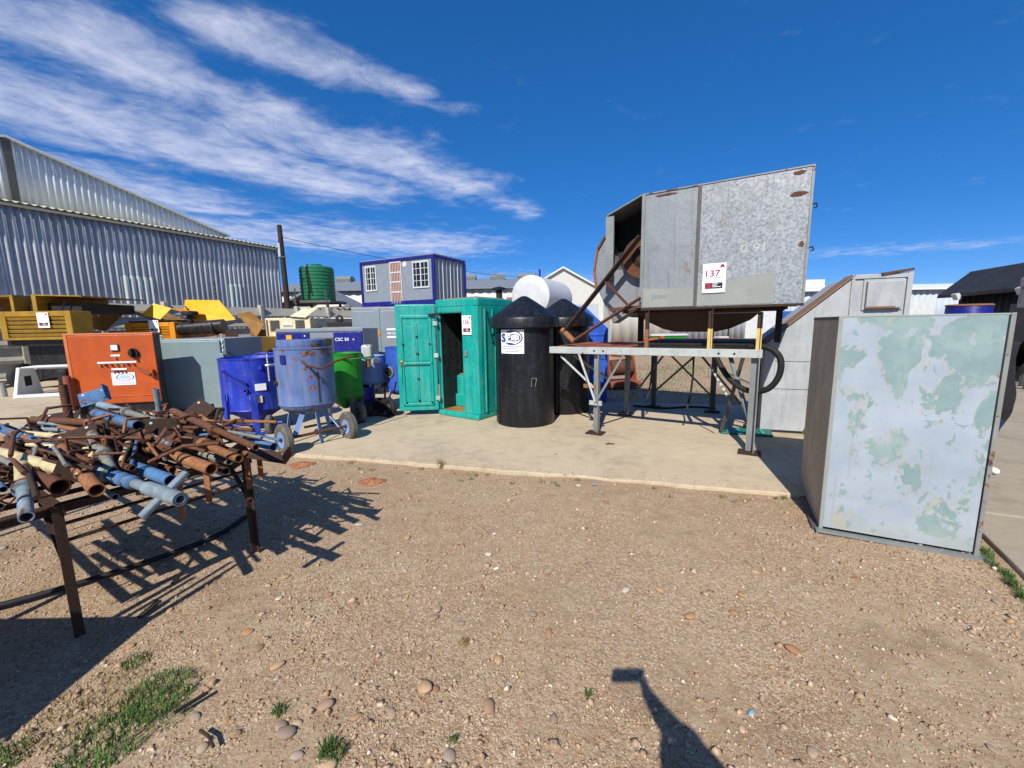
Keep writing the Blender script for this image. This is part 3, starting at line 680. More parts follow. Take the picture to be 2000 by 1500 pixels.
for x in (2.6, 4.6): MB().bx((x, -.09, .0), (x+1.3, -.04, 2.1)).build('door', M['darkgrey'], ds)
rc = thing('rusted_tank_shell', 'streaked rusty tank shell leaning at the right edge by the dark shed', 'tank', (12.55, 9.5, 0), 0)
MB().lathe([(.62, 1.95), (.62, 2.62), (.55, 2.68), (0, 2.7)], 24).build('shell', M['scroll'], rc, smooth=40)
for k in range(4): MB().beam((.45*math.cos(k*1.57), .45*math.sin(k*1.57), 0), (.45*math.cos(k*1.57), .45*math.sin(k*1.57), 2.0), .08, .08).build('leg', M['darkgrey'], rc)

# ================================================================== machines along the fence
def lot_card(parent, M4, w, h, num=None):
    """white auction card: card, number, crest and the dark strip with a red block; M4 has x right, y up, z out"""
    cd = MB().prism([(0, 0), (w, 0), (w, h), (0, h)], 0, .003, M4).build('lot_card', M['paper'], parent)
    O = M4 @ Matrix.Translation((0, 0, .0045))
    k = w
    MB().prism([(.12*k, .14*h), (.88*k, .14*h), (.88*k, .34*h), (.12*k, .34*h)], 0, .001, O).build('strip', M['ink_black'], cd)
    O2 = O @ Matrix.Translation((0, 0, .002))
    MB().prism([(.15*k, .15*h), (.4*k, .15*h), (.4*k, .33*h), (.24*k, .33*h), (.17*k, .28*h)], 0, .001, O2).build('red_block', M['ink_red'], cd)
    for i, l in enumerate((.24, .2, .38)): MB().prism([(.44*k, (.29-.05*i)*h), ((.44+l)*k, (.29-.05*i)*h), ((.44+l)*k, (.31-.05*i)*h), (.44*k, (.31-.05*i)*h)], 0, .001, O2).build('small_print', M['paper'], cd)
    c = [(.74, .84), (.77, .93), (.84, .96), (.91, .93), (.93, .84), (.88, .84), (.84, .87), (.8, .84)]
    MB().prism([(x*k, y*h) for x, y in c], 0, .001, O).build('crest', M['ink_red'], cd)
    if num:
        lettering('number', num, M['ink_red'], cd, O @ Matrix.Translation((.14*k, .55*h, .001)), w=.62*k, h=.22*h)
        MB().prism([(.14*k, .5*h), (.8*k, .5*h), (.8*k, .512*h), (.14*k, .512*h)], 0, .001, O).build('underline', M['ink_red'], cd)
    return cd
FRONT = Matrix(((1, 0, 0, 0), (0, 0, -1, 0), (0, 1, 0, 0), (0, 0, 0, 1)))   # card axes on a face looking to -y
def on_front(x, y, z): return Matrix.Translation((x, y, z)) @ FRONT

def wheel(parent, c, axis, r, w, rimmat, name='wheel', tyremat=None):
    m3 = frame_to(axis); t = MB().lathe([(r*.52, -w*.42), (r*.72, -w*.5), (r*.9, -w*.46), (r, -w*.28), (r, w*.28), (r*.9, w*.46), (r*.72, w*.5), (r*.52, w*.42)], 28, c, m3, cap=False).build(name, tyremat or M['tyre'], parent, smooth=35)
    MB().lathe([(0, -w*.2), (r*.2, -w*.34), (r*.36, -w*.28), (r*.5, -w*.4), (r*.54, -w*.42), (r*.54, w*.42), (r*.5, w*.4), (r*.36, w*.28), (r*.2, w*.34), (0, w*.2)], 24, c, m3).build('rim', rimmat, t, smooth=35)
    MB().tube(Vector(c)-m3 @ Vector((0, 0, w*.55)), Vector(c)+m3 @ Vector((0, 0, w*.55)), r*.12, n=10).build('hub', M['rust'], t, smooth=40)
    return t

def louver_compressor(name, label, loc, rz, w, zt, zb, body, card, louvers=5, dp=1.9):
    t = thing(name, label, 'compressor', loc, rz, 'portable compressors parked along the fence')
    MB().bx((0, .05, zb), (w, dp, zt)).build('body', body, t, bevel=.03)
    f = MB()
    for lo, hi in (((0, 0, zb), (.12, .06, zt)), ((w-.12, 0, zb), (w, .06, zt)), ((.12, 0, zt-.1), (w-.12, .06, zt)), ((.12, 0, zb), (w-.12, .06, zb+.05))): f.bx(lo, hi)
    f.build('grille_frame', body, t, bevel=.012)
    MB().bx((.1, .045, zb+.03), (w-.1, .054, zt-.08)).build('grille_backing', M['black'], t)
    hh = (zt-zb-.15)/louvers
    for i in range(louvers):
        MB().box((w/2, .03, zb+.05+hh*(i+.5)), (w-.24, .012, hh*.72), Matrix.Rotation(R(24), 3, 'X')).build('louver', body, t)
    MB().bx((.1, .3, .38), (w-.1, dp+.3, zb)).build('chassis', M['black_gloss'], t, bevel=.03)
    MB().bx((-.04, .1, zb-.12), (w+.04, .2, zb)).build('bumper', M['black_gloss'], t)
    for s_ in (0, 1): wheel(t, (-.02 if s_ == 0 else w+.02, dp*.6, .33), (1, 0, 0), .33, .2, M['galvleg'], tyremat=M['black'])
    MB().beam((w/2, .2, .55), (w/2, -.7, .42), .08, .08).build('tow_bar', M['black_gloss'], t)
    MB().tube((w/2, -.7, .0), (w/2, -.7, .62), .035, n=10).build('prop_stand', M['galvleg'], t)
    if card: lot_card(t, on_front(w*card, -.012, zb+(zt-zb)*.42), .22, .29)
    return t
c1 = louver_compressor('old_yellow_compressor', 'dusty dark yellow compressor with two raised hoods at the left edge', (-9.85, 8.0, 0), R(1), 1.36, 2.13, 1.58, M['yellow_old'], .54, dp=.42)
def lid(t, name, p, w_, d_, h_, tilt, mat, inner):
    """raised hood: a folded tray hinged at p, swung up by tilt"""
    r = Matrix.Rotation(tilt, 4, 'Y'); X = Matrix.Translation(p) @ r
    a = MB()
    a.add([X @ Vector(v) for v in ((0, 0, 0), (w_, 0, 0), (w_, d_, 0), (0, d_, 0), (0, 0, -.02), (w_, 0, -.02), (w_, d_, -.02), (0, d_, -.02))], [(0, 1, 2, 3), (7, 6, 5, 4), (0, 4, 5, 1), (1, 5, 6, 2), (2, 6, 7, 3), (3, 7, 4, 0)])
    o = a.build(name, mat, t)
    s_ = MB().add([X @ Vector(v) for v in ((w_, 0, 0), (w_, d_, 0), (w_, d_, -h_), (w_, 0, -h_), (w_-.02, 0, -.02), (w_-.02, d_, -.02), (w_-.02, d_, -h_), (w_-.02, 0, -h_))], [(0, 1, 2, 3), (7, 6, 5, 4), (0, 3, 7, 4), (1, 5, 6, 2), (3, 2, 6, 7), (0, 4, 5, 1)]).build('hood_side', inner, o)
    MB().tube(X @ Vector((w_*.6, .1, -.02)), Vector(p)+Vector((w_*.4, .12, -.32)), .012, n=6).build('gas_strut', M['black'], o)
    return o
lid(c1, 'hood', Vector((.05, .2, 2.45)), -.75, 1.5, .42, R(0), M['yellow_old'], M['ochre'])
MB().bx((.04, .2, 2.1), (.1, 1.6, 2.46)).build('hood_side', M['yellow_old'], c1)
lid(c1, 'hood', Vector((.5, .2, 2.46)), .92, 1.5, .03, R(2), M['yellow_old'], M['ochre'])
MB().bx((.46, .2, 2.1), (.54, 1.7, 2.46)).build('hood_side', M['yellow_old'], c1)
MB().bx((.2, .4, 2.1), (1.2, 1.6, 2.3)).build('engine', M['black'], c1)

c2 = louver_compressor('amber_compressor', 'amber compressor with a brown wing hood and a bright yellow flap open', (-8.95, 9.6, 0), R(2), 1.12, 1.91, 1.5, M['amber'], .5, 4, dp=.9)
MB().bx((-.1, .25, 1.86), (1.0, 1.7, 1.95)).build('top_tray', M['black'], c2)
for nm, vs_, mt in (('hood', [(-1.0, .1, 1.84), (-.5, .05, 1.72), (-.08, .2, 2.2), (-.64, .2, 2.32)], M['ochre']), ('hood', [(-.08, .2, 2.2), (.5, .2, 1.98), (.55, 1.2, 1.98), (-.03, 1.2, 2.22)], M['ochre']),
                    ('flap', [(.38, .05, 2.1), (.78, .05, 1.98), (.92, .25, 2.24), (.52, .25, 2.36)], M['yellow']), ('flap', [(.92, .25, 2.24), (1.42, .3, 2.1), (1.45, 1.2, 2.1), (.95, 1.2, 2.26)], M['amber'])):
    o = MB().add(vs_, [(0, 1, 2, 3)]).build(nm, mt, c2); q_ = o.modifiers.new('t', 'SOLIDIFY'); q_.thickness = .03

c3 = thing('bright_yellow_compressor', 'bright yellow slotted hood tipped up over a black engine with mushroom air intake', 'compressor', (-8.0, 10.3, 0), R(4), 'portable compressors parked along the fence')
MB().bx((-.1, .1, .35), (1.3, 2.0, 1.5)).build('body', M['yellow_old'], c3, bevel=.04)
for s_ in (-.12, 1.32): wheel(c3, (s_, 1.2, .34), (1, 0, 0), .34, .2, M['galvleg'], tyremat=M['black'])
hd = MB().add([(-.02, .0, 2.46), (.78, .0, 2.44), (1.18, -.1, 1.96), (.16, -.12, 1.84), (-.06, -.02, 2.2)], [(0, 1, 2, 3, 4)]).build('hood', M['yellow'], c3)
q_ = hd.modifiers.new('t', 'SOLIDIFY'); q_.thickness = .05
for k in range(6): MB().beam((.01+.035*k, -.075-.004*k, 2.3-.05*k), (.06+.035*k, -.08-.004*k, 2.24-.05*k), .012, .03, .4).build('slot', M['black'], hd)
MB().tube((.1, -.5, 1.75), (1.1, -.45, 1.82), .15, n=20).build('air_filter', M['black_gloss'], c3, smooth=40)
for x in (.25, .9): MB().tube((x, -.495, 1.757), (x+.03, -.494, 1.76), .158, n=20).build('clamp_band', M['black'], c3, smooth=40)
MB().lathe([(.06, 0), (.06, .14), (.16, .15), (.17, .2), (.15, .24), (0, .25)], 20, (.42, -.55, 1.92)).build('intake_cap', M['black'], c3, smooth=40)
MB().path([(.2, -.5, 1.75), (-.05, -.5, 1.78), (-.25, -.45, 1.7), (-.3, -.4, 1.5)], .1, 10).build('intake_hose', M['black'], c3, smooth=50)
MB().bx((-.1, -.45, 1.3), (1.1, .1, 1.66)).build('engine', M['copper'], c3, bevel=.03)
MB().bx((-.35, -.2, 1.5), (-.2, .1, 1.92)).build('battery_box', M['darkgrey'], c3)
MB().bx((-.36, -.215, 1.6), (-.31, -.2, 1.8)).build('notice', M['paper'], c3)

c4 = thing('beige_compressor', 'beige compressor with slotted side panel and two open flaps by the fence', 'compressor', (-7.2, 12.0, 0), R(2), 'portable compressors parked along the fence')
MB().bx((.05, .05, .5), (1.35, 1.9, 2.02)).build('body', M['beige'], c4, bevel=.04)
for x0 in (.2, .92):
    for i in range(7):
        MB().bx((x0, .02, 1.66+i*.045), (x0+.26, .06, 1.685+i*.045)).build('slot', M['darkgrey'], c4)
for i in range(14): MB().bx((.09, .025, 1.4+i*.042), (.13, .06, 1.42+i*.042)).build('slot', M['darkgrey'], c4)
MB().bx((.55, .025, 1.78), (.82, .055, 1.88)).build('badge', M['paper'], c4); MB().bx((.57, .018, 1.8), (.8, .03, 1.82)).build('badge_stripe', M['teal_dark'], c4)
for vs_, mt in (([(-.75, .1, 2.16), (-.3, .0, 2.22), (.06, 0, 1.86), (-.2, 0, 1.5)], M['ochre']), ([(.8, .0, 2.06), (1.25, 0, 2.02), (1.62, .05, 2.3), (1.15, .05, 2.26)], M['beige'])):
    o = MB().add(vs_, [(0, 1, 2, 3)]).build('flap', mt, c4); q_ = o.modifiers.new('t', 'SOLIDIFY'); q_.thickness = .03
MB().bx((-.5, .2, 1.0), (.05, 1.6, 1.7)).build('engine', M['copper'], c4, bevel=.04)
MB().bx((-.1, .0, 1.32), (1.3, .06, 1.4)).build('sill', M['beige'], c4)
for s_ in (.0, 1.4): wheel(c4, (s_, 1.1, .34), (1, 0, 0), .34, .2, M['galvleg'], tyremat=M['black'])
MB().bx((.0, .2, .3), (1.4, 1.8, .5)).build('chassis', M['black_gloss'], c4)

c5 = thing('open_engine_set', 'black engine block with lifting eye standing against the fence', 'engine', (-5.2, 12.4, 0), R(0))
MB().bx((-.5, 0, 1.0), (.7, .9, 1.75)).build('engine_block', M['black_gloss'], c5, bevel=.05)
for x in (-.4, -.1, .2): MB().tube((x, -.08, 1.5), (x, .05, 1.5), .11, n=12).build('cylinder_head', M['copper'], c5, smooth=40)
MB().lathe([(.09, -.03), (.12, 0), (.09, .03), (.05, .03), (.05, -.03)], 16, (0, .2, 1.98), Matrix.Rotation(R(90), 3, 'X'), cap=False).build('lifting_eye', M['black'], c5, smooth=40)
MB().bx((-.35, .1, 1.75), (.4, .3, 1.88)).build('rocker_cover', M['black'], c5, bevel=.02)
MB().tube((.62, .1, 1.5), (.62, .1, 2.02), .07, n=12).build('exhaust', M['beige'], c5, smooth=40)
MB().bx((-.6, -.1, .0), (.9, 1.0, 1.0)).build('skid_frame', M['darkgrey'], c5, bevel=.02)

# the fence line stands about half as far again as first laid out: machines there are half as big again, wheels kept round on the ground
def grow(t, k=1.5):
    t.location = (t.location.x*k, t.location.y*k, .03)
    def zz(z): return 1.75+(z-1.75)*k if z > 1.0 else z*(1.75-.75*k)
    for o in t.children_recursive:
        me = o.data; w_ = o.name.split('.')[0] in ('wheel', 'rim', 'hub')
        cs = [v.co.copy() for v in me.vertices]; c = sum(cs, Vector())/len(cs)
        for v, q in zip(me.vertices, cs):
            v.co = (c.x*k+(q.x-c.x)*1.2, c.y*k+(q.y-c.y)*1.2, q.z*1.2) if w_ else (q.x*k, q.y*k, zz(q.z))
for t_ in (c1, c2, c3, c4, c5): grow(t_)

# ------------------------------------------------------------------ screw compressor and tall cabinet
sc5 = thing('screw_compressor', 'low navy and grey compressor cabinet lettered CSC 50 behind the blast pots', 'compressor', (-5.72, 10.0, 0), R(1))
MB().bx((0, .02, .1), (2.12, 1.2, 1.72)).build('body', M['greypanel'], sc5, bevel=.02)
for x0, x1 in ((.03, .82), (1.4, 2.1)): MB().bx((x0, -.01, .14), (x1, .03, 1.64)).build('door_panel', M['navy'], sc5, bevel=.012)
MB().bx((.02, -.005, 1.65), (2.12, .05, 1.735)).build('top_rail', M['greypanel'], sc5, bevel=.01)
MB().bx((.94, -.004, 1.0), (1.38, .03, 1.5)).build('control_window', M['darkgrey'], sc5); MB().bx((.97, -.012, 1.03), (1.35, .0, 1.47)).build('glass', M['glass'], sc5)
MB().bx((.27, -.02, 1.36), (.4, -.005, 1.58)).build('warning_label', M['yellow'], sc5)
lettering('model_lettering', 'CSC 50', M['paper'], sc5, on_front(1.44, -.014, 1.42), w=.33)
lettering('model_lettering', 'A', M['paper'], sc5, on_front(1.86, -.014, 1.43), h=.05)
MB().bx((.7, -.016, 1.54), (.73, -.008, 1.57)).build('emblem', M['paper'], sc5)
for x in (.1, 1.9): MB().bx((x, .1, 0), (x+.15, 1.1, .1)).build('foot', M['darkgrey'], sc5)

ac = thing('tall_grey_cabinet', 'tall pale grey compressor cabinet with two doors and white logo stripes', 'cabinet', (-4.62, 12.0, 0), R(-1))
MB().bx((0, .03, .08), (2.3, 1.5, 2.3)).build('body', M['greypanel'], ac, bevel=.02)
for x0, x1 in ((.06, .74), (.8, 1.5), (1.56, 2.24)):
    d = MB().bx((x0, -.012, .14), (x1, .035, 2.2)).build('door', M['greypanel'], ac, bevel=.015)
MB().bx((.7, -.03, .12), (.84, .02, 2.24)).build('centre_post', M['greycab'], ac, bevel=.01)
for x in (.26, 1.02):
    for z0 in (1.64, 1.42): MB().bx((x, -.02, z0), (x+.32, -.013, z0+.05)).build('logo_bar', M['paper'], ac)
    lettering('logo_lettering', 'Atlas Copco', M['paper'], ac, on_front(x+.005, -.018, 1.5), w=.31, h=.1)
MB().lathe([(0, 0), (.06, 0), (.06, .012), (0, .014)], 16, (.78, -.028, 1.55), Matrix.Rotation(R(90), 3, 'X')).build('round_label', M['amber'], ac)
MB().bx((0, .05, 0), (2.3, 1.45, .08)).build('plinth', M['darkgrey'], ac)

# ------------------------------------------------------------------ orange control panel and grey switch cabinet
oc_ = thing('orange_control_cabinet', 'orange steel control cabinet with lamps, knobs and a white sticker', 'cabinet', (-7.62, 7.02, 0), R(13))
MB().bx((0, .03, .47), (1.5, .24, 1.7)).build('body', M['black_gloss'], oc_, bevel=.01)
MB().bx((.058, .0, .475), (1.5, .035, 1.684)).build('door', M['orange'], oc_, bevel=.012)
MB().bx((.1, -.012, .6), (1.46, .0, .61)).build('crease', M['orange_light'], oc_)
oc_.scale = (.87, .87, 1)
MB().bx((-.005, .0, .47), (.055, .25, 1.705)).build('side_edge', M['orange_light'], oc_, bevel=.01)
MB().bx((-.01, .0, 1.685), (1.505, .25, 1.715)).build('top_lip', M['orange_light'], oc_, bevel=.008)
MB().bx((.02, .06, .0), (1.5, .3, .47)).build('plinth', M['black_gloss'], oc_)
mt_ = MB().bx((.76, -.03, 1.4), (.9, .0, 1.52)).build('meter', M['darkgrey'], oc_, bevel=.01); MB().bx((.775, -.036, 1.42), (.885, -.03, 1.505)).build('dial', M['paper'], mt_)
for x0, x1, z, kn in ((.74, .9, 1.31, 1), (.5, 1.16, 1.19, 7), (.72, .98, 1.07, 4)):
    MB().bx((x0, -.012, z), (x1, -.001, z+.028)).build('label_strip', M['paper'], oc_)
    for k in range(kn):
        x = x0+(x1-x0)*(k+.5)/kn
        MB().tube((x, -.001, z-.03), (x, -.04, z-.03), .017, n=12).build('push_button', (M['chrome'], M['black'], M['ink_red'], M['potgreen'])[k % 4], oc_, smooth=40)
kb = MB().tube((1.14, 0, 1.36), (1.14, -.05, 1.36), .085, n=20).build('rotary_switch', M['black_gloss'], oc_, smooth=40); MB().box((1.14, -.085, 1.36), (.035, .07, .15)).build('switch_handle', M['black'], kb, bevel=.008)
MB().beam((1.16, -.02, 1.09), (1.42, -.1, .98), .04, .035).build('isolator_handle', M['redbrown'], oc_)
MB().bx((1.4, -.08, .93), (1.45, .0, 1.06)).build('latch', M['orange'], oc_)
pl = MB().bx((.7, -.008, .8), (1.1, -.001, 1.02)).build('sticker', M['paper'], oc_)
MB().lathe([(.135, 0), (.155, .0008)], 24, (.93, -.0095, .94), Matrix.Rotation(R(90), 3, 'X') @ Matrix.Diagonal((1, .38, 1)), cap=False).build('oval_mark', M['ink_blue'], pl)
MB().lathe([(0, 0), (.1, .0006)], 24, (.92, -.0095, .94), Matrix.Rotation(R(90), 3, 'X') @ Matrix.Diagonal((1, .34, 1))).build('oval_fill', M['ink_pale'], pl)
for z in (.865, .84, .82): MB().bx((.72, -.01, z), (1.08, -.0085, z+.006)).build('small_print', M['ink_grey'], pl)
MB().tube((.02, -.1, .3), (.02, -.1, 1.0), .06, n=14).build('cable_sleeve', M['redbrown'], oc_, smooth=40)
MB().bx((-.22, .0, .3), (-.05, .3, 1.12)).build('side_duct', M['black'], oc_, bevel=.05)

gc = thing('grey_switch_cabinet', 'large plain grey steel switch cabinet with a lifting eye beside the orange one', 'cabinet', (-6.95, 7.95, 0), R(8))
MB().bx((0, .02, .16), (1.3, 1.6, 1.57)).build('body', M['greycab'], gc, bevel=.02)
MB().bx((.03, -.02, .19), (1.22, .03, 1.53)).build('door', M['greycab'], gc, bevel=.015)
for k in range(15): MB().box((1.255, .01, .25+k*.09), (.022, .03, .045)).build('hinge_knuckle', M['zincpale'], gc, bevel=.004)
hb = MB().bx((1.2, -.05, 1.16), (1.28, .0, 1.28)).build('handle_box', M['greycab'], gc, bevel=.008)
for x in (.12, 1.2): MB().lathe([(.03, -.008), (.045, 0), (.03, .008), (.02, 0)], 14, (x, .1, 1.61), Matrix.Rotation(R(90), 3, 'X')).build('lifting_eye', M['galvleg'], gc, smooth=40)
MB().bx((-.03, .0, .0), (1.33, 1.6, .16)).build('skid', M['black_gloss'], gc)
MB().bx((-.16, .1, .1), (-.02, .8, 1.52)).build('cable_duct', M['black_gloss'], gc, bevel=.03)
MB().beam((1.3, .05, 1.3), (1.31, .5, 1.12), .02, .02).build('stay', M['darkgrey'], gc)

cv = thing('louvred_hood_cover', 'loose pale grey louvred machine cover lying on the concrete at left', 'cover', (-13.1, 10.6, .03), R(20)); cv.scale = (1.65, 1.65, 1.65)
Mc = Matrix(((0, 0, 1, 0), (1, 0, 0, 0), (0, 1, 0, 0), (0, 0, 0, 1)))
for x in (0, 1.05): MB().prism([(0, 0), (.62, .0), (.5, .46), (.18, .48)], x, x+.05, Mc).build('side_panel', M['zincpale'], cv, bevel=.012)
for k in range(7): MB().box((.55, .2+k*.048, .475), (1.0, .032, .012), Matrix.Rotation(R(20), 3, 'X')).build('slat', M['zincpale'], cv)
MB().bx((.05, .48, .42), (1.05, .56, .47)).build('rear_rail', M['zincpale'], cv); MB().beam((.05, .02, .03), (1.05, .02, .03), .05, .05).build('front_rail', M['zincpale'], cv)
MB().box((.02, .3, .25), (.075, .14, .16)).build('vent_hole', M['black'], cv)

# ------------------------------------------------------------------ blast pots
def pot(name, label, loc, rz, r, z0, z1, mat, cone=.0, leg=None, dome=.1, rim=True):
    t = thing(name, label, 'blast pot', loc, rz, 'blast pots standing in a row on the concrete')
    pr = [(0.05, z0-cone), (.06, z0-cone+.01), (r*.96, z0-.03), (r, z0)] if cone else [(0, z0-dome), (r*.55, z0-dome*.93), (r*.85, z0-dome*.6), (r*.97, z0-dome*.2), (r, z0)]
    zs = [z0+.012, z0+.02, (z0+z1)/2, z1-.02, z1]; pr += [(r*1.006, zs[0]), (r, zs[1]), (r, zs[2]), (r, zs[3]), (r, zs[4]), (r*.93, z1+.004), (r*.9, z1-.04), (.08, z1-.14), (0, z1-.16)]
    b = MB().lathe(pr, 48).build('vessel', mat, t, smooth=32)
    MB().lathe([(r*1.004, z0-.008), (r*1.014, z0), (r*1.004, z0+.01)], 48, cap=False).build('weld_seam', mat, b, smooth=40)
    if rim: MB().lathe([(r*1.0, z1-.03), (r*1.02, z1-.015), (r*1.02, z1), (r*.98, z1+.006)], 48, cap=False).build('top_rim', mat, b, smooth=40)
    return t, b
def on_cyl(r, ang): return Vector((r*math.cos(ang), r*math.sin(ang), 0))
# dark blue
t, b = pot('royal_blue_pot', 'royal blue blast pot with cone bottom and two small white plates', (-4.45, 7.0, 0), 0, .475, .42, 1.27, M['potdark'], .3)
for a in (-2.0, -1.05, .5, 2.6):
    p = on_cyl(.5, a); MB().box((p.x, p.y, .35), (.05, .1, .7), a).build('leg', M['potdark'], t, bevel=.006)
    MB().add([(p.x+.03*math.sin(a)*s_, p.y-.03*math.cos(a)*s_, z) for z in (.7, .6) for s_ in (-2, 2)], [(0, 1, 3, 2)]).build('gusset', M['potlight'], t)
MB().box((.32, -.3, 1.12), (.1, .1, .06)).build('bracket', M['potdark'], t)
pts = [on_cyl(.45, -2.3)+Vector((0, -.06, 1.2)), on_cyl(.5, -2.2)+Vector((-.02, -.08, 1.12)), on_cyl(.53, -1.5)+Vector((.2, -.06, 1.15)), Vector((.46, -.4, 1.26))]
MB().path([on_cyl(.47, 2.4)+Vector((0, 0, 1.2)), on_cyl(.56, 1.9)+Vector((0, 0, 1.3)), on_cyl(.56, 1.2)+Vector((0, 0, 1.3)), on_cyl(.47, .7)+Vector((0, 0, 1.2))], .02, 8).build('push_handle', M['potdark'], t, smooth=50)
MB().beam(on_cyl(.5, -1.95)+Vector((0, 0, 1.08)), on_cyl(.5, -1.2)+Vector((0, 0, .86)), .05, .025).build('stay_bar', M['navy'], t)
MB().tube(on_cyl(.46, -1.25)+Vector((0, 0, .76)), on_cyl(.54, -1.25)+Vector((0, 0, .76)), .035, n=14, bore=.6).build('socket', M['potdark'], t, smooth=40)
for a, z, c_ in ((-.82, .8, M['paper']), (-.97, .6, M['beige'])):
    MB().box(on_cyl(.482, a)+Vector((0, 0, z)), (.012, .16, .11), a).build('plate', c_, t)
wheel(t, (-.27, -.42, .16), (.95, .3, 0), .17, .09, M['potdark']); wheel(t, (.42, -.36, .16), (.95, .3, 0), .17, .09, M['potdark'])
MB().tube((-.27, -.42, .16), (.6, -.3, .2), .02, n=8).build('axle', M['potdark'], t, smooth=40)
# faded blue
t, b = pot('faded_blue_pot', 'large faded blue blast pot with rust patches, lid and two grey wheels', (-3.16, 6.25, 0), 0, .405, .62, 1.46, M['potmid'], .0, dome=.16)
MB().lathe([(.34, 1.46), (.345, 1.5), (.34, 1.57), (.33, 1.575), (0, 1.5)], 40, (-.04, .02, 0)).build('lid', M['potmid'], t, smooth=40)
for a in (-2.15, -.75, 1.2):
    p0 = on_cyl(.27, a); p1 = on_cyl(.4, a)
    MB().beam((p0.x, p0.y, .6), (p1.x, p1.y, .02), .1, .012, a).build('leg', M['potlight'], t, bevel=.003)
w0, w1 = Vector((-.02, -.72, .22)), Vector((.58, .02, .22))
axd = (w1-w0).normalized()
for p, sg in ((w0, -1), (w1, 1)): wheel(t, p, axd, .222, .11, M['potlight'])
MB().tube(w0, w1, .022, n=8).build('axle', M['rust'], t, smooth=40)
for p in (w0+axd*.14, w1-axd*.14): MB().beam(p, Vector((p.x*.3, p.y*.3+.05, .6)), .07, .02, .5).build('wheel_strut', M['potlight'], t)
MB().box(on_cyl(.41, -1.85)+Vector((0, 0, 1.3)), (.03, .09, .13), -1.85).build('lug', M['navy'], t, bevel=.01)
MB().path([on_cyl(.41, -1.2)+Vector((0, 0, 1.28)), on_cyl(.52, -1.05)+Vector((0, 0, 1.22)), on_cyl(.56, -.75)+Vector((0, 0, 1.16)), Vector((.55, -.1, 1.26)), Vector((.7, .15, 1.3))], .016, 8).build('push_handle', M['rust'], t, smooth=50)
MB().path([on_cyl(.53, -1.0)+Vector((0, 0, 1.2)), on_cyl(.43, -.7)+Vector((0, 0, 1.0))], .013, 8).build('handle_stay', M['rust'], t, smooth=50)
MB().beam(on_cyl(.408, -.72)+Vector((0, 0, .66)), on_cyl(.408, -.72)+Vector((0, 0, 1.12)), .014, .01).build('weld_strip', M['rustdark'], t)
MB().tube(on_cyl(.39, -2.35)+Vector((0, 0, .95)), on_cyl(.45, -2.35)+Vector((0, 0, .95)), .03, n=12, bore=.55).build('socket', M['rustdark'], t, smooth=40)
vp = on_cyl(.4, -2.6)
MB().path([vp+Vector((.02, .05, 1.22)), vp+Vector((-.03, -.03, 1.22)), vp+Vector((-.11, -.04, 1.21))], .02, 10).build('valve_elbow', M['chrome'], t, smooth=50)
MB().tube(vp+Vector((-.08, -.04, .98)), vp+Vector((-.08, -.04, 1.38)), .011, n=8).build('gauge_pipe', M['whitesteel'], t)
# green
t, b = pot('green_pot', 'bright green blast pot half hidden behind the faded blue one', (-3.12, 7.55, 0), 0, .33, .5, 1.28, M['potgreen'], .25, rim=True)
for a in (-2.3, -.8, .7): p = on_cyl(.31, a); MB().box((p.x, p.y, .27), (.03, .1, .54), a).build('leg', M['darkgrey'], t)
MB().path([on_cyl(.33, -1.3)+Vector((0, 0, 1.2)), on_cyl(.45, -.8)+Vector((0, 0, 1.19)), on_cyl(.52, -.3)+Vector((0, 0, 1.2)), on_cyl(.6, 0)+Vector((0, 0, 1.21))], .015, 8).build('push_handle', M['potgreen'], t, smooth=50)
MB().path([on_cyl(.44, -.85)+Vector((0, 0, 1.18)), on_cyl(.36, -.6)+Vector((0, 0, 1.0)), on_cyl(.34, -.5)+Vector((0, 0, .8))], .012, 8).build('handle_stay', M['potgreen'], t, smooth=50)
wheel(t, (.34, -.2, .2), (.75, .66, 0), .2, .1, M['rust']); wheel(t, (.75, .3, .18), (.75, .66, 0), .18, .1, M['darkgrey'], tyremat=M['black'])
MB().bx((.3, .1, 1.14), (.5, .3, 1.42)).build('filter_bowl', M['whitesteel'], t, bevel=.05); MB().tube((.4, .2, 1.0), (.4, .2, 1.14), .05, n=12).build('bowl_stem', M['brass'], t)
# pale blue
t, b = pot('pale_blue_pot', 'short pale blue blast pot with a round black hatch', (-2.9, 8.35, 0), 0, .3, .66, 1.17, M['potlight'], .0, dome=.1)
for a in (-2.2, -1.3, .6): p = on_cyl(.27, a); MB().box((p.x, p.y, .32), (.03, .05, .64), a).build('leg', M['potlight'] if a == -1.3 else M['darkgrey'], t)
MB().lathe([(0, 0), (.1, 0), (.1, .05), (.085, .055), (.08, .01), (0, .01)], 20, on_cyl(.28, -2.4)+Vector((0, 0, .86)), frame_to(on_cyl(1, -2.2))).build('hatch', M['black'], t, smooth=40)
MB().box(on_cyl(.305, -.85)+Vector((0, 0, 1.07)), (.02, .14, .07), -.85).build('plate', M['beige'], t)
MB().lathe([(.24, .2), (.25, .45), (.24, .56)], 24, (-.12, -.2, 0)).build('pressure_skirt', M['navy'], t, smooth=40)
wheel(t, (.12, -.5, .16), (.9, .4, 0), .16, .09, M['darkgrey'], tyremat=M['black'])
MB().bx((-.1, -.4, .1), (.4, .0, .3)).build('base_frame', M['black_gloss'], t)
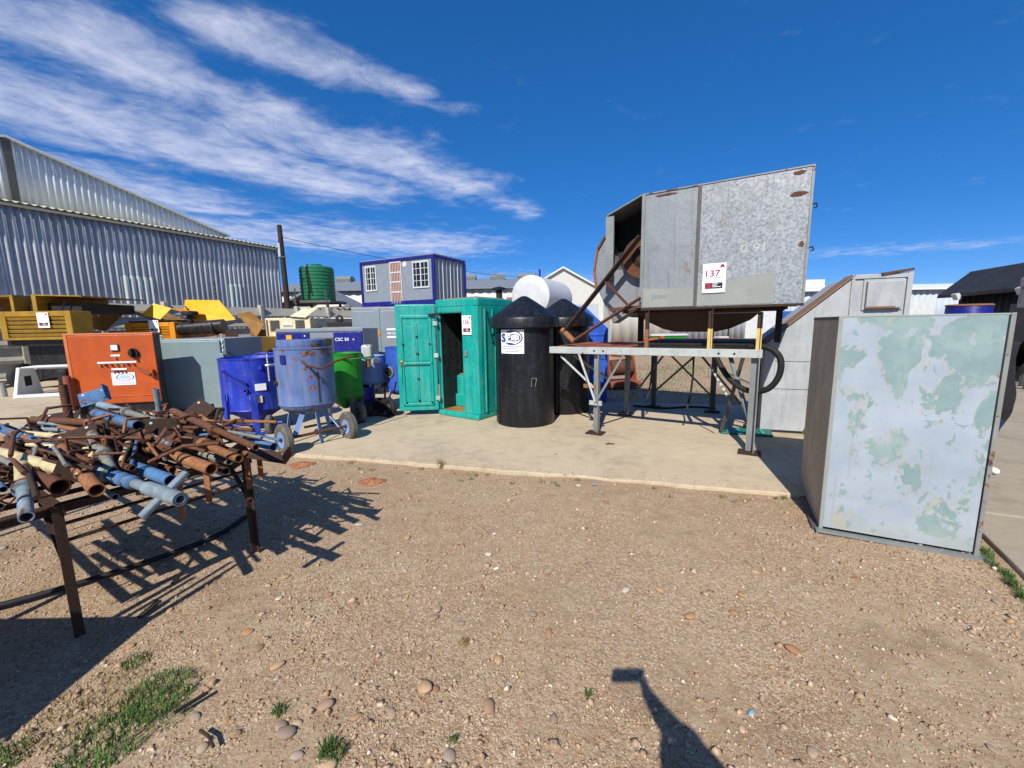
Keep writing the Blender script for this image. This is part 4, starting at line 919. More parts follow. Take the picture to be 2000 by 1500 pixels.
# right blue
t, b = pot('upright_blue_pot', 'tall blue blast pot with a round metal inspection port beside the toilet', (-2.3, 8.45, 0), 0, .29, .47, 1.33, M['potblue'], .0, dome=.12)
MB().lathe([(0, 0), (.1, 0), (.115, .015), (.115, .05), (.09, .055), (.085, .02), (0, .02)], 24, on_cyl(.27, -2.2)+Vector((0, 0, .84)), frame_to(on_cyl(1, -2.0))).build('inspection_port', M['galvleg'], t, smooth=40)
pp = on_cyl(.315, -2.17)+Vector((0, 0, .84)); MB().lathe([(0, 0), (.082, 0), (.082, .01), (0, .01)], 20, pp, frame_to(on_cyl(1, -2.0))).build('port_glass', M['black'], t)
for k in range(3): MB().tube(pp+Vector((.05*math.cos(k*2.1), 0, .05*math.sin(k*2.1))), pp+on_cyl(.03, -2.0)+Vector((.05*math.cos(k*2.1), 0, .05*math.sin(k*2.1))), .018, n=8).build('port_bolt', M['brass'], t)
for a in (-2.3, -.9, .9):
    p0 = on_cyl(.25, a); p1 = on_cyl(.42, a); MB().beam((p0.x, p0.y, .46), (p1.x, p1.y, .03), .12, .012, a).build('leg', M['potlight'], t)
wheel(t, (-.36, -.34, .17), (.9, .4, 0), .17, .09, M['darkgrey'], tyremat=M['black'])

# ================================================================== portable toilet
TA = R(-36)
pt = thing('portable_toilet', 'teal plastic portable toilet with its door swung open and card 136', 'toilet', (-1.436, 7.864, .03), TA)
Cp = [(.04, 0), (.0, .04), (0, 1.1), (1.03, 1.1), (1.03, .12), (1.015, .05), (.97, .01), (.92, 0), (.68, 0), (.66, .02), (.66, .06), (.9, .06), (.96, .13), (.96, 1.04), (.06, 1.04), (.06, .07), (.04, .06)]
MB().prism(Cp, .1, 2.06).build('shell', M['teal'], pt, bevel=.012)
MB().bx((.04, .0, 1.94), (.7, .08, 2.06)).build('door_header', M['teal'], pt, bevel=.03)
o = MB().prism([(.02, .0), (.98, 0), (1.03, .05), (1.03, 1.08), (1.0, 1.12), (.03, 1.12), (-.01, 1.08), (-.01, .04)], 2.045, 2.2).build('roof', M['teal'], pt, bevel=.07, seg=4)
MB().prism([(.1, .12), (.92, .12), (.92, 1.0), (.1, 1.0)], 2.17, 2.225).build('roof_dome', M['redbrown'], o, bevel=.03)
MB().tube((.85, .9, 2.15), (.85, .9, 2.4), .06, n=12).build('vent_pipe', M['black'], pt, smooth=40)
MB().lathe([(.06, 2.38), (.13, 2.38), (.13, 2.42), (0, 2.45)], 16, (.85, .9, 0)).build('vent_cap', M['blackplastic'], pt, smooth=40)
MB().bx((.0, -.02, .0), (1.03, 1.1, .1)).build('base', M['teal'], pt, bevel=.025)
MB().bx((.1, .05, .1), (.95, 1.04, .112)).build('floor', M['ochre'], pt)
for x in (.06, .85): MB().bx((x, -.0, -.03), (x+.14, 1.05, .0)).build('skid', M['rustdark'], pt)
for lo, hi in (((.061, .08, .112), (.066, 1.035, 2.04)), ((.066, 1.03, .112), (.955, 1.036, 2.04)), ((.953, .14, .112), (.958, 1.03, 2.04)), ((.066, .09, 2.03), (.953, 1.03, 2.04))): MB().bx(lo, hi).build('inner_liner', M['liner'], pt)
sb = MB().bx((.07, .44, .112), (.66, 1.025, .74)).build('seat_box', M['teal'], pt, bevel=.04)
MB().bx((.07, .4, .112), (.66, .45, .36)).build('step', M['teal'], sb, bevel=.02)
MB().bx((.1, .5, .74), (.62, 1.0, .76)).build('seat_ledge', M['ochre'], sb, bevel=.01)
MB().lathe([(.13, .0), (.2, .0), (.2, .02), (.13, .02)], 20, (.36, .76, .765), cap=False).build('seat_ring', M['black'], sb)
for y0, y1, z0, z1 in ((.2, .24, .12, 2.0), (.42, .46, 1.55, 2.0), (.5, .54, .12, 1.3), (.82, .86, .12, 1.95)): MB().bx((1.02, y0, z0), (1.05, y1, z1)).build('side_rib', M['teal'], pt, bevel=.01)
MB().bx((1.02, .5, 1.28), (1.05, .86, 1.32)).build('side_rib', M['teal'], pt, bevel=.01)
MB().beam((1.035, .24, 2.0), (1.035, .42, 1.4), .03, .03).build('side_rib', M['teal_dark'], pt)
MB().bx((1.02, .27, 1.8), (1.034, .33, 1.95)).build('vent_slot', M['black'], pt, bevel=.02)
MB().bx((.74, -.03, 1.16), (.8, .0, 1.26)).build('strike_plate', M['galvleg'], pt, bevel=.006)
# open door: hinged on the left jamb, swung right round
dd_ = R(185.7+36)
door = bpy.data.objects.new('door', None); COL.objects.link(door); door.parent = pt; door.location = (.03, -.02, 0); door.rotation_euler = (0, 0, dd_)
def dprt(name, mb, mat, par=None, **k): return mb.build(name, mat, door, **k)
# door local: x from the hinge to the free edge, +y is the face turned to the camera
DW = .745
dprt('door_leaf', MB().bx((0, -.02, .1), (DW, .03, 2.12)), M['teal'], bevel=.022)
for lo, hi in (((.1, .03, 1.86), (DW-.1, .05, 1.92)), ((.08, .03, .2), (.13, .055, 1.92)), ((DW-.13, .03, .2), (DW-.08, .055, 1.92)), ((.08, .03, .98), (DW-.08, .055, 1.04)), ((.08, .03, .2), (DW-.08, .055, .26)), ((.345, .03, .26), (.38, .046, 1.78))): dprt('panel_rib', MB().bx(lo, hi), M['teal'], bevel=.012)
for x0 in (.135, .385): 
    for z0, z1 in ((.27, .96), (1.06, 1.72)): dprt('door_panel', MB().bx((x0, .03, z0), (x0+.205, .038, z1)), M['teal'], bevel=.01)
for x, z in ((.12, 1.38), (.62, 1.38), (.36, 1.52), (.36, 1.2), (.36, .72), (.12, .26), (.36, .3), (.6, .26)): dprt('bolt_hole', MB().tube((x, .05, z), (x, .062, z), .02, n=12), M['black'])
for z in (.3, 1.12, 1.72): dprt('hinge', MB().bx((-.03, .02, z), (.05, .06, z+.08)), M['whitesteel'], bevel=.006)
dprt('closer_arm', MB().beam((-.06, .06, 1.93), (.13, .07, 1.92), .03, .045), M['black'])
dprt('door_latch', MB().box((.66, .06, 1.02), (.05, .03, .1)), M['brass'], bevel=.006)
dprt('latch_cord', MB().path([(.66, .07, .98), (.655, .07, .85), (.67, .07, .72), (.665, .07, .62)], .004, 5), M['black'])
dprt('handle_slot', MB().bx((.14, .055, .985), (.6, .064, 1.0)), M['teal_dark'])
lot_card(pt, on_front(.7, -.016, 1.55), .22, .34, '136')

# ================================================================== black tanks with pointed lids
def black_tank(name, label, loc, rz):
    t = thing(name, label, 'tank', loc, rz, 'black plastic tanks with pointed lids')
    r = .515
    b = MB().lathe([(0, .0), (r*.97, 0), (r, .03), (r*.995, .6), (r*.985, 1.2), (r*.98, 1.74), (0, 1.74)], 64).build('shell', M['blackplastic'], t, smooth=35)
    MB().lathe([(.585, 1.66), (.6, 1.67), (.603, 1.8), (.59, 1.83), (.44, 1.94), (.2, 2.1), (.09, 2.17), (.04, 2.195), (0, 2.2)], 64, cap=False).build('lid', M['blackplastic'], t, smooth=30)
    MB().lathe([(.52, 1.665), (.587, 1.66)], 48, cap=False).build('lid_underside', M['black'], t)
    for a in (-2.62, .2): p = on_cyl(r+.004, a); MB().beam((p.x, p.y, .03), (p.x*.985, p.y*.985, 1.66), .03, .02, a).build('mould_seam', M['blackplastic'], t, bevel=.005)
    for a, z in ((-1.33, .78),):
        MB().path([on_cyl(r, a-.07)+Vector((0, 0, z-.08)), on_cyl(r+.05, a-.07)+Vector((0, 0, z+.06)), on_cyl(r+.05, a+.07)+Vector((0, 0, z+.06)), on_cyl(r, a+.07)+Vector((0, 0, z-.08))], .009, 6).build('grab_handle', M['galvleg'], t, smooth=50)
    return t
bt = black_tank('black_tank', 'front black plastic tank with pointed lid and SPEC sticker', (.23, 7.18, .03), 0)
black_tank('black_tank', 'rear black plastic tank half hidden behind the SPEC tank', (1.02, 8.12, .03), R(40))
a0 = R(-116.6); rr = .515*.98
def wrap(p): a = a0+p.x/rr; return Vector(((rr+.006+p.y)*math.cos(a), (rr+.006+p.y)*math.sin(a), p.z))
def curved(name, poly, off, mat, par, n=9):
    """a thin print bent round the tank; poly in sticker x,z"""
    m_ = MB(); k = len(poly); m_.add([wrap(Vector((x, off, z))) for x, z in poly], [tuple(range(k))]); return m_.build(name, mat, par)
W_, z0, z1 = .42, 1.245, 1.635; vs = []; fs = []
for i in range(13):
    x = -W_/2+W_*i/12; vs += [wrap(Vector((x, y, z))) for y in (0, .003) for z in (z0, z1)]
for i in range(12):
    a, b = 4*i, 4*i+4; fs += [(a+2, b+2, b+3, a+3), (a, a+1, b+1, b), (a+1, a+3, b+3, b+1), (a, b, b+2, a+2)]
stk = MB().add(vs, fs+[(0, 2, 3, 1), (48, 49, 51, 50)]).build('sticker', M['paper'], bt)
def ell(cx, cz, rx, rz, a, b, n): return [(cx+rx*math.cos(R(a+(b-a)*i/n)), cz+rz*math.sin(R(a+(b-a)*i/n))) for i in range(n+1)]
zc = 1.505
def arcband(name, rx, rz, th0, th1, a, b, mat, off):
    n = 22; o_ = ell(.0, zc, rx, rz, a, b, n); vs = []; fs = []
    for i in range(n+1):
        t = (math.sin(math.pi*i/n))*th1+th0; an = R(a+(b-a)*i/n)
        vs += [wrap(Vector((o_[i][0], off, o_[i][1]))), wrap(Vector(((rx-t)*math.cos(an), off, zc+(rz-t)*math.sin(an))))]
    for i in range(n): fs.append((2*i, 2*i+1, 2*i+3, 2*i+2))
    MB().add(vs, fs).build(name, mat, stk)
curved('oval_fill', ell(-.01, zc, .17, .09, 0, 360, 28), .0045, M['ink_pale'], stk)
curved('oval_core', ell(.045, zc, .11, .06, 0, 360, 24), .006, M['ink_blue'], stk)
arcband('swoosh', .19, .12, .008, .012, -75, 75, M['ink_black'], .0075)
arcband('swoosh', .15, .118, .001, .034, 60, 135, M['ink_blue'], .0085)
arcband('swoosh', .15, .118, .001, .034, 225, 300, M['ink_blue'], .0085)
for ch, x, z, h, mt in (('S', -.19, zc-.07, .14, M['ink_blue']), ('P', -.075, zc-.05, .1, M['paper']), ('E', .005, zc-.04, .08, M['paper']), ('C', .07, zc-.034, .068, M['paper'])):
    lettering('logo_letter', ch, mt, stk, Matrix.Translation((x, .0105, z)) @ Matrix(((1, 0, 0, 0), (0, 0, 1, 0), (0, 1, 0, 0), (0, 0, 0, 1))), h=h, wrap=wrap)
    if ch != 'S': lettering('letter_shadow', ch, M['ink_blue'], stk, Matrix.Translation((x+.004, .0095, z-.004)) @ Matrix(((1, 0, 0, 0), (0, 0, 1, 0), (0, 1, 0, 0), (0, 0, 0, 1))), h=h*1.04, wrap=wrap)
r_ = random.Random(3)
for x0, x1, z in ((-.185, .19, 1.355), (-.18, .11, 1.318), (-.12, .12, 1.275)):
    x = x0
    while x < x1:
        l = r_.uniform(.008, .03)
        curved('small_print', [(x, z), (min(x+l, x1), z), (min(x+l, x1), z+.015), (x, z+.015)], .005, M['ink_grey'], stk); x += l+r_.uniform(.004, .012)

bb = thing('blue_plastic_hood', 'blue plastic hood with a sloping top standing behind the black tanks', 'hood', (1.35, 8.85, .03), R(-6))
MB().prism([(0, 0), (.72, 0), (.72, 1.6), (.22, 2.08), (0, 2.08)], 0, .8, Matrix(((1, 0, 0, 0), (0, 0, 1, 0), (0, 1, 0, 0), (0, 0, 0, 1)))).build('shell', M['bluetarp'], bb, bevel=.03)
for z in (.4, .95, 1.45): MB().bx((.02, -.015, z), (.7, .0, z+.05)).build('rib', M['bluetarp'], bb, bevel=.006)
MB().bx((.05, -.03, 1.78), (.3, .0, 1.86)).build('red_strip', M['ink_red'], bb)

# ================================================================== steel stand with the fan housing
SA = math.atan2(-.523, .852)
fr = thing('steel_stand', 'white and grey steel stand on braced legs with wide base plates', 'stand', (1.302, 6.271, .03), SA)
WS, GL, DK = M['whitesteel'], M['galvleg'], M['darkgrey']
MB().bx((-.78, -.05, 1.25), (2.17, .05, 1.355)).build('front_beam', WS, fr, bevel=.006)
for x in (-.02, .12, 1.68, 1.86): MB().tube((x, -.056, 1.3), (x, -.049, 1.3), .014, n=10).build('bolt_hole', M['black'], fr)
MB().bx((-.35, 1.52, 1.25), (2.17, 1.62, 1.355)).build('back_beam', GL, fr, bevel=.006)
MB().bx((.1, 2.44, 1.2), (1.6, 2.52, 1.3)).build('rear_beam', DK, fr)
for x in (-.6, .0, 2.12): MB().bx((x-.05, .05, 1.26), (x+.05, 1.52, 1.345)).build('cross_beam', GL, fr)
MB().bx((-.7, .1, 1.355), (.5, 1.5, 1.362)).build('deck_plate', M['redbrown'], fr)
MB().bx((.6, .5, 1.36), (2.15, 1.6, 1.43)).build('belt', M['black'], fr, bevel=.02)
def leg(x, y, mat, z1=1.25, w_=.1):
    l = MB().angle_iron((x, y, .02), (x, y, z1), w_, .014, 0).build('leg', mat, fr)
    MB().box((x, y, .01), (.26, .22, .02)).build('base_plate', M['rustdark'], l)
for x, y, mt in ((0, 0, GL), (2.1, 0, GL), (.03, 1.57, GL), (2.1, 1.57, DK), (.32, 2.48, DK), (1.41, 2.48, DK)): leg(x, y, mt)
for a, b, mt in (((0, -.02, .5), (-.28, -.02, 1.25), WS), ((0, -.02, .5), (.42, -.02, 1.25), GL), ((-.05, .05, .72), (-.62, .05, 1.2), WS), ((-.05, .9, .72), (-.5, .3, 1.2), GL),
                 ((.05, 1.57, .2), (.75, 1.57, 1.25), DK), ((2.05, 1.57, .2), (1.2, 1.57, 1.25), DK), ((.32, 2.48, .3), (1.2, 2.48, 1.2), DK), ((1.4, 2.48, .3), (.5, 2.48, 1.2), DK), ((1.7, .9, .05), (1.95, .5, 1.25), DK)):
    MB().beam(a, b, .045, .03, .3).build('brace', mt, fr)
MB().beam((2.08, .05, .42), (1.75, .9, 1.22), .06, .02, .2).build('brace', GL, fr)
MB().box((0, -.01, .49), (.2, .03, .07)).build('gusset', M['whitesteel'], fr)
MB().box((-.12, .05, .74), (.2, .04, .06)).build('gusset', M['rustorange'], fr)
for x in (.74, 1.56, 2.12):
    zt = 1.9 if x < 2 else 1.82
    MB().angle_iron((x, 0, 1.62), (x, 0, zt), .06, .012).build('post', M['rustdark'], fr); MB().angle_iron((x, 0, 1.355), (x, 0, 1.62), .062, .013).build('painted_post', M['yellowpost'] if x > 1 else M['rustorange'], fr)
MB().beam((1.56, 0, 1.82), (2.14, 0, 1.82), .012, .012).build('tie_rod', M['black'], fr)
hp_ = [(2.02, .15, 1.38), (2.22, .08, 1.38), (2.36, .05, 1.25), (2.36, .06, 1.02), (2.24, .1, .84), (2.02, .2, .8), (1.8, .32, .93), (1.62, .42, 1.2), (1.55, .45, 1.4)]
def smooth_path(p, n=6):
    p = [Vector(q) for q in p]; out = []
    for i in range(len(p)-1):
        p0, p1, p2, p3 = p[max(i-1, 0)], p[i], p[i+1], p[min(i+2, len(p)-1)]
        for k in range(n):
            t = k/n; out.append(.5*((2*p1)+(p2-p0)*t+(2*p0-5*p1+4*p2-p3)*t*t+(3*p1-p0-3*p2+p3)*t**3))
    return out+[p[-1]]
ho = MB().path(smooth_path(hp_), .038, 12).build('hose', M['black'], fr, smooth=60)
sp_ = smooth_path([(1.55, .3, 1.12), (1.62, .22, 1.0), (1.72, .15, .85), (1.8, .1, .72)], 5)
for i in range(len(sp_)-1):
    MB().beam(sp_[i], sp_[i+1], .03, .012, i*1.57).build('sunstriped_bar', M['zincpale'] if i % 2 else M['galvleg'], fr, bevel=.004)  # bar in pale and dull pieces, imitating sunlight stripes
for x, y0 in ((.5, 1.45), (1.25, .9)):
    MB().path(smooth_path([(x, y0, 1.3), (x+.01, y0-.02, .9), (x-.02, y0, .55), (x-.05, y0-.1, .35)]), .016, 6).build('cable', M['black'], fr, smooth=60)
tag(MB().path(smooth_path([(2.5, 8.3, .05), (3.0, 8.0, .05), (3.6, 8.1, .05), (4.0, 7.9, .05)]), .02, 6).build('ground_cable', M['black'], smooth=60), 'black cable lying on the concrete under the steel stand', 'cable')

fh = thing('fan_housing', 'large galvanised fan housing with card 137 raised on the steel stand', 'fan housing', (1.302, 6.271, .0), SA)
ZB, ZT, S0, S1 = 1.945, 3.475, .65, 2.54
def wallp(name, lo, hi, mat, **k): return MB().bx(lo, hi).build(name, mat, fh, **k)
sx = 1.36
wallp('front_sheet', (S0, 0, ZB), (sx, .006, ZT), M['galvfine']); wallp('front_sheet', (sx, -.004, ZB), (S1, .006, ZT), M['galv'])
wallp('seam_strip', (sx-.025, -.012, ZB), (sx+.02, .0, ZT), M['darkgrey'])
sc_ = MB().prism([(S0+.02, ZB+.01), (S1-.3, ZB+.01), (S1-.3, ZB+.4), (sx+.1, ZB+.26), (sx, ZB+.25), (S0+.02, ZB+.27)], -.0085, -.0045, Matrix(((1, 0, 0, 0), (0, 0, 1, 0), (0, 1, 0, 0), (0, 0, 0, 1)))).build('primer_band', M['primer'], fh)
for lo, hi, mt in (((S0-.02, -.02, ZB), (S0+.025, .03, ZT), M['galvleg']), ((S1-.012, -.016, ZB), (S1+.012, .03, ZT), M['edgegalv']), ((S0, -.014, ZT), (S1+.012, .03, ZT+.014), M['edgegalv']), ((S0, -.018, ZB-.03), (S1+.01, .03, ZB), M['rustdark'])): wallp('edge_angle', lo, hi, mt)
for k_, (cx_, cz_, a_, b_) in enumerate(((S1-.12, ZT-.28, .1, .035), (S1-.13, ZT-.05, .08, .03), (S1-.06, ZT-.85, .03, .05), (S0+.3, ZT-.04, .16, .018))):
    rq = random.Random(k_); MB().prism([(cx_+a_*math.cos(q*.45)*rq.uniform(.6, 1), cz_+b_*math.sin(q*.45)*rq.uniform(.5, 1)) for q in range(14)], -.0085, -.0045, Matrix(((1, 0, 0, 0), (0, 0, 1, 0), (0, 1, 0, 0), (0, 0, 0, 1)))).build('rust_patch', M['rust'], fh)
wallp('rear_sheet', (S0, 1.16, ZB), (S1, 1.17, ZT), M['galv']); wallp('end_sheet', (S1-.006, .03, ZB), (S1, 1.16, ZT), M['galv'])
wallp('top_sheet', (S0, .03, ZT), (S1, 1.17, ZT+.008), M['galv']); wallp('floor_sheet', (S0, .03, ZB-.008), (S1, 1.17, ZB), M['rustdark'])
wallp('inner_wall', (S0+.06, .03, ZB), (S0+.07, 1.16, ZT), M['rustdark'])
for z in (ZT-.42, ZT-.9): MB().path([(S1+.01, 0, z), (S1+.05, 0, z+.01), (S1+.06, 0, z-.03), (S1+.03, 0, z-.04)], .009, 6).build('latch', M['black'], fh); 
# open drive bay on the left
bay_ = MB().add([(.1, .1, 3.3), (S0, .0, ZT+.01), (S0, 1.1, ZT+.01), (.1, 1.1, 3.3)], [(0, 1, 2, 3)]).build('bay_roof', M['galvleg'], fh); q_ = bay_.modifiers.new('t', 'SOLIDIFY'); q_.thickness = .02
wallp('bay_end', (.08, .1, 2.38), (.2, .14, 3.29), M['galvleg']); wallp('bay_side', (.08, .14, 2.38), (.1, 1.1, 3.305), M['galvleg'])
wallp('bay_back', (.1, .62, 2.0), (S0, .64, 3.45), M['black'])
wallp('bay_shade_panel', (.101, .141, 2.38), (.112, .62, 3.31), M['black'])  # dark panels put in so the bay's inside looks shaded
wallp('bay_shade_panel', (S0-.012, .03, 2.0), (S0-.004, .62, 3.46), M['rustdark'])
MB().lathe([(.16, -.05), (.3, -.05), (.3, .05), (.16, .05)], 30, (.62, .22, 2.68), Matrix.Rotation(R(90), 3, 'X'), cap=False).build('pulley', M['rust'], fh, smooth=35)
MB().lathe([(0, -.03), (.09, -.06), (.18, -.02), (.18, .02), (.09, .06), (0, .03)], 20, (.62, .22, 2.68), Matrix.Rotation(R(90), 3, 'X')).build('pulley_hub', M['rustdark'], fh, smooth=35)
sc1 = MB().lathe([(0, -.01), (.66, -.01), (.7, .01), (.72, .1), (.72, .42), (.7, .5), (0, .52)], 48, (.3, 1.62, 2.55), Matrix.Rotation(R(90), 3, 'X')).build('fan_scroll', M['scroll'], fh, smooth=35)
MB().prism([(.02, 3.05), (-.11, 2.86), (-.15, 2.55), (-.115, 2.3), (.15, 1.74), (.6, 2.03), (.62, 2.5), (.2, 2.55)], .3, .62, Matrix(((1, 0, 0, 0), (0, 0, 1, 0), (0, 1, 0, 0), (0, 0, 0, 1)))).build('scroll_chute', [M['galvfine']], fh)
MB().beam((-.16, .28, 2.55), (-.11, .28, 2.87), .03, .03).build('scroll_edge', M['rustorange'], fh); MB().beam((-.11, .28, 2.87), (.02, .28, 3.07), .03, .03).build('scroll_edge', M['rust'], fh); MB().beam((-.12, .28, 2.29), (-.16, .28, 2.55), .03, .03).build('scroll_edge', M['rustorange'], fh)
def F3(x, z, y=-.03): return (x, y, z)
MB().angle_iron(F3(.6, 2.95), F3(-.55, 1.62), .085, .014, .4).build('hinge_arm', M['rustdark'], fh)
MB().angle_iron(F3(.66, 2.1, -.1), F3(-.33, 1.5, -.1), .05, .01, .4).build('hinge_arm', M['rust'], fh)
MB().tube(F3(-.57, 1.66), F3(-.36, 1.47), .045, n=12).build('hinge_tube', M['rustorange'], fh, smooth=40)
MB().beam(F3(.12, 2.36), F3(.47, 2.0), .045, .02, .3).build('tie_bar', M['rust'], fh)
MB().beam(F3(.2, 1.94), F3(.66, 1.97), .06, .04).build('sill_bar', M['rust'], fh)
hpp = MB().lathe([(.28, 1.6), (.45, 1.64), (.7, 1.76), (.88, 1.93)], 40, (1.3, .62, 0), Matrix.Diagonal((1.0, .62, 1))).build('hopper', M['rustdark'], fh, smooth=50)
s_ = hpp.modifiers.new('t', 'SOLIDIFY'); s_.thickness = .012
MB().bx((.35, .1, 1.88), (2.4, .16, 1.94)).build('bearer', M['rustdark'], fh); MB().bx((.35, 1.02, 1.43), (.43, 1.1, 1.94)).build('bearer_leg', M['rustdark'], fh); MB().bx((2.3, 1.02, 1.43), (2.38, 1.1, 1.94)).build('bearer_leg', M['rustdark'], fh)
MB().bx((.35, 1.02, 1.88), (2.4, 1.08, 1.94)).build('bearer', M['rustdark'], fh)
lot_card(fh, on_front(1.44, -.022, ZB+.17), .27, .37, '137')
for ch_, x in (('O', 1.86), ('9', 1.99), ('1', 2.1)): lettering('chalk_mark', ch_, M['chalk'], fh, on_front(x, -.006, ZB+.64), h=.1, w=.07 if ch_ != '1' else .012)
lettering('chalk_mark', 'pbow', M['ink_grey'], fh, on_front(.8, -.0105, ZB+.1), w=.2, h=.1)

gl = thing('green_cover_sheet', 'teal plastic cover lying flat on the concrete beside the stand leg', 'cover', (3.2, 6.12, .034), R(-20))
MB().prism([(0, 0), (.7, .0), (.74, .34), (.04, .38)], .0, .03).build('panel', M['teal_dark'], gl, bevel=.012)
for k in range(4): MB().bx((.08+k*.16, .05, .03), (.12+k*.16, .32, .042)).build('rib', M['teal'], gl, bevel=.004)

# ================================================================== white duct
dA = math.atan2(-.331, .944)
du = thing('white_duct', 'chalky white sheet metal duct with sloping back and a square hatch', 'duct', (3.878, 6.258, .03), dA)
XZ = Matrix(((1, 0, 0, 0), (0, 0, 1, 0), (0, 1, 0, 0), (0, 0, 0, 1)))
MB().prism([(0, 0), (1.66, 0), (1.66, 2.31), (1.03, 2.29), (0, 1.36)], 0, .9, XZ).build('body', M['ductwhite'], du, bevel=.006)
MB().prism([(-.04, 1.35), (1.03, 2.315), (1.03, 2.335), (-.05, 1.37)], -.03, .3, XZ).build('sloping_lid', M['brownedge'], du)
for lo, hi in (((1.0, -.02, 1.36), (1.04, .0, 2.3)), ((1.62, -.03, .0), (1.68, .02, 2.34)), ((1.0, -.025, 2.27), (1.68, .02, 2.33))): MB().bx(lo, hi).build('flange', M['ductwhite'], du, bevel=.004)
for lo, hi in (((.14, -.012, .68), (1.0, .0, 1.08)), ((.14, -.012, 1.1), (1.0, .0, 1.36)), ((.0, -.008, .03), (.98, .0, .62))): MB().bx(lo, hi).build('side_panel', M['ductwhite'], du, bevel=.004)
h_ = MB().bx((1.17, -.07, 1.86), (1.57, .0, 2.23)).build('hatch', M['ductwhite'], du, bevel=.01)
MB().bx((1.18, -.074, 1.862), (1.5, -.0705, 1.885)).build('rusted_rim', M['rustorange'], h_); MB().bx((1.14, -.02, 1.84), (1.6, .0, 2.26)).build('hatch_frame', M['ductwhite'], h_)
MB().box((1.5, .1, 2.35), (.35, .3, .03), Matrix.Rotation(R(-8), 3, 'Y')).build('bent_flap', M['rust'], du)
MB().bx((-.01, -.015, 0), (1.7, .02, .035)).build('base_rail', M['black'], du)
cw = MB().add([(.55, -.02, 0), (1.5, -.02, 0), (1.5, -.55, 0), (.75, -.5, 0), (.95, -.02, .95), (1.5, -.02, 1.3), (1.5, -.55, 1.2), (.78, -.48, .5)], [(0, 3, 7, 4), (4, 7, 6, 5), (0, 1, 2, 3), (1, 5, 6, 2), (2, 6, 7, 3), (0, 4, 5, 1)]).build('outlet_cowl', M['brownedge'], du)

# ================================================================== peeling sheet-metal box
bA = math.atan2(-.467, .884)
bxo = thing('peeling_metal_box', 'tall sheet metal box with peeling white and pale green paint', 'metal box', (2.572, 3.239, .0), bA)
W, D, Hh = .945, 1.1, 1.77
MB().bx((.02, -.004, .03), (W-.03, .006, Hh)).build('front_sheet', M['peel'], bxo)
MB().bx((.0, .006, .0), (.008, D, Hh)).build('left_sheet', M['boxside'], bxo); MB().bx((W-.008, .006, 0), (W, D, Hh)).build('right_sheet', M['galvleg'], bxo)
MB().bx((.0, D-.008, .0), (W, D, Hh)).build('rear_sheet', M['galvleg'], bxo)
for lo, hi, mt in (((-.006, -.008, .0), (.022, .01, Hh), M['primer']), ((W-.022, -.012, .0), (W+.004, .012, Hh+.004), M['edgegalv']), ((-.004, -.006, Hh-.01), (W, .02, Hh+.003), M['primer']), ((-.004, .02, Hh-.03), (.02, D, Hh), M['darkgrey'])): MB().bx(lo, hi).build('edge_strip', mt, bxo, bevel=.003)
MB().bx((-.03, -.07, .0), (W+.06, .0, .012)).build('foot_flange', M['galvleg'], bxo); MB().bx((-.05, .0, .0), (.0, D, .012)).build('foot_flange', M['darkgrey'], bxo)
for k in range(4): MB().tube((W-.012, -.012, .2+k*.43), (W-.012, -.015, .2+k*.43), .004, n=8).build('rivet', M['rust'], bxo)

# blue drums behind the box
for z, lb in ((.14, 'lower blue plastic drum hidden behind the peeling box'), (1.06, 'blue plastic drum top showing above the peeling box')):
    dr_ = thing('blue_drum', lb, 'drum', (8.05, 7.3, z), 0, 'blue drums behind the box')
    MB().lathe([(0, 0), (.27, 0), (.29, .03), (.29, .28), (.3, .3), (.29, .32), (.29, .58), (.3, .6), (.29, .62), (.29, .86), (.27, .9), (.26, .88), (0, .87)], 36).build('drum_body', M['navy'], dr_, smooth=30)
    MB().lathe([(.275, .885), (.3, .88), (.3, .9), (.275, .91)], 36, cap=False).build('clamp_ring', M['rustorange'], dr_, smooth=40)
pal = thing('timber_pallet', 'timber pallet under the blue drums', 'pallet', (8.05, 7.3, .036), 0)
for k in range(5): MB().bx((-.45, -.45+k*.2, .08), (.45, -.33+k*.2, .104)).build('board', M['wood'], pal)
for x in (-.4, 0, .36): MB().bx((x, -.45, 0), (x+.08, .47, .08)).build('bearer', M['wood'], pal)

# odds and ends standing in the dirt yard beyond the slab
wi = thing('rusted_winch', 'red brown rusted winch with drum and pipes behind the stand', 'winch', (2.9, 11.0, 0), R(20))
MB().bx((-.5, -.3, .05), (.5, .3, .2)).build('base', M['redbrown'], wi, bevel=.02)
MB().tube((-.35, 0, .55), (.35, 0, .55), .22, n=20).build('drum', M['rust'], wi, smooth=40)
for x in (-.42, .38): MB().prism([(-.25, .2), (.25, .2), (.08, .85), (-.08, .85)], x, x+.04, Matrix(((0, 0, 1, 0), (1, 0, 0, 0), (0, 1, 0, 0), (0, 0, 0, 1)))).build('side_plate', M['redbrown'], wi)
MB().path([(-.3, .1, .2), (-.3, .1, 1.1), (-.1, .1, 1.25), (.2, .1, 1.25), (.25, .1, .9)], .04, 10).build('pipe', M['redbrown'], wi, smooth=50)
MB().bx((-.2, -.2, .85), (.25, .15, 1.05)).build('gear_case', M['redbrown'], wi, bevel=.03)
ts = thing('timber_stack', 'low stack of brown timbers far across the yard', 'timber stack', (11.5, 24.5, 0), R(-8))
for k in range(5):
    for j in range(3): MB().bx((-1.9, j*.34, .1+k*.13), (1.9, j*.34+.3, .2+k*.13)).build('timber', M['redbrown'], ts)
for x in (-1.4, 1.3): MB().bx((x, -.05, 0), (x+.12, 1.05, .1)).build('bearer', M['wood'], ts)
tr = thing('hand_trolley', 'black framed platform trolley in front of the long grey shed', 'trolley', (14.0, 27.0, 0), R(10))
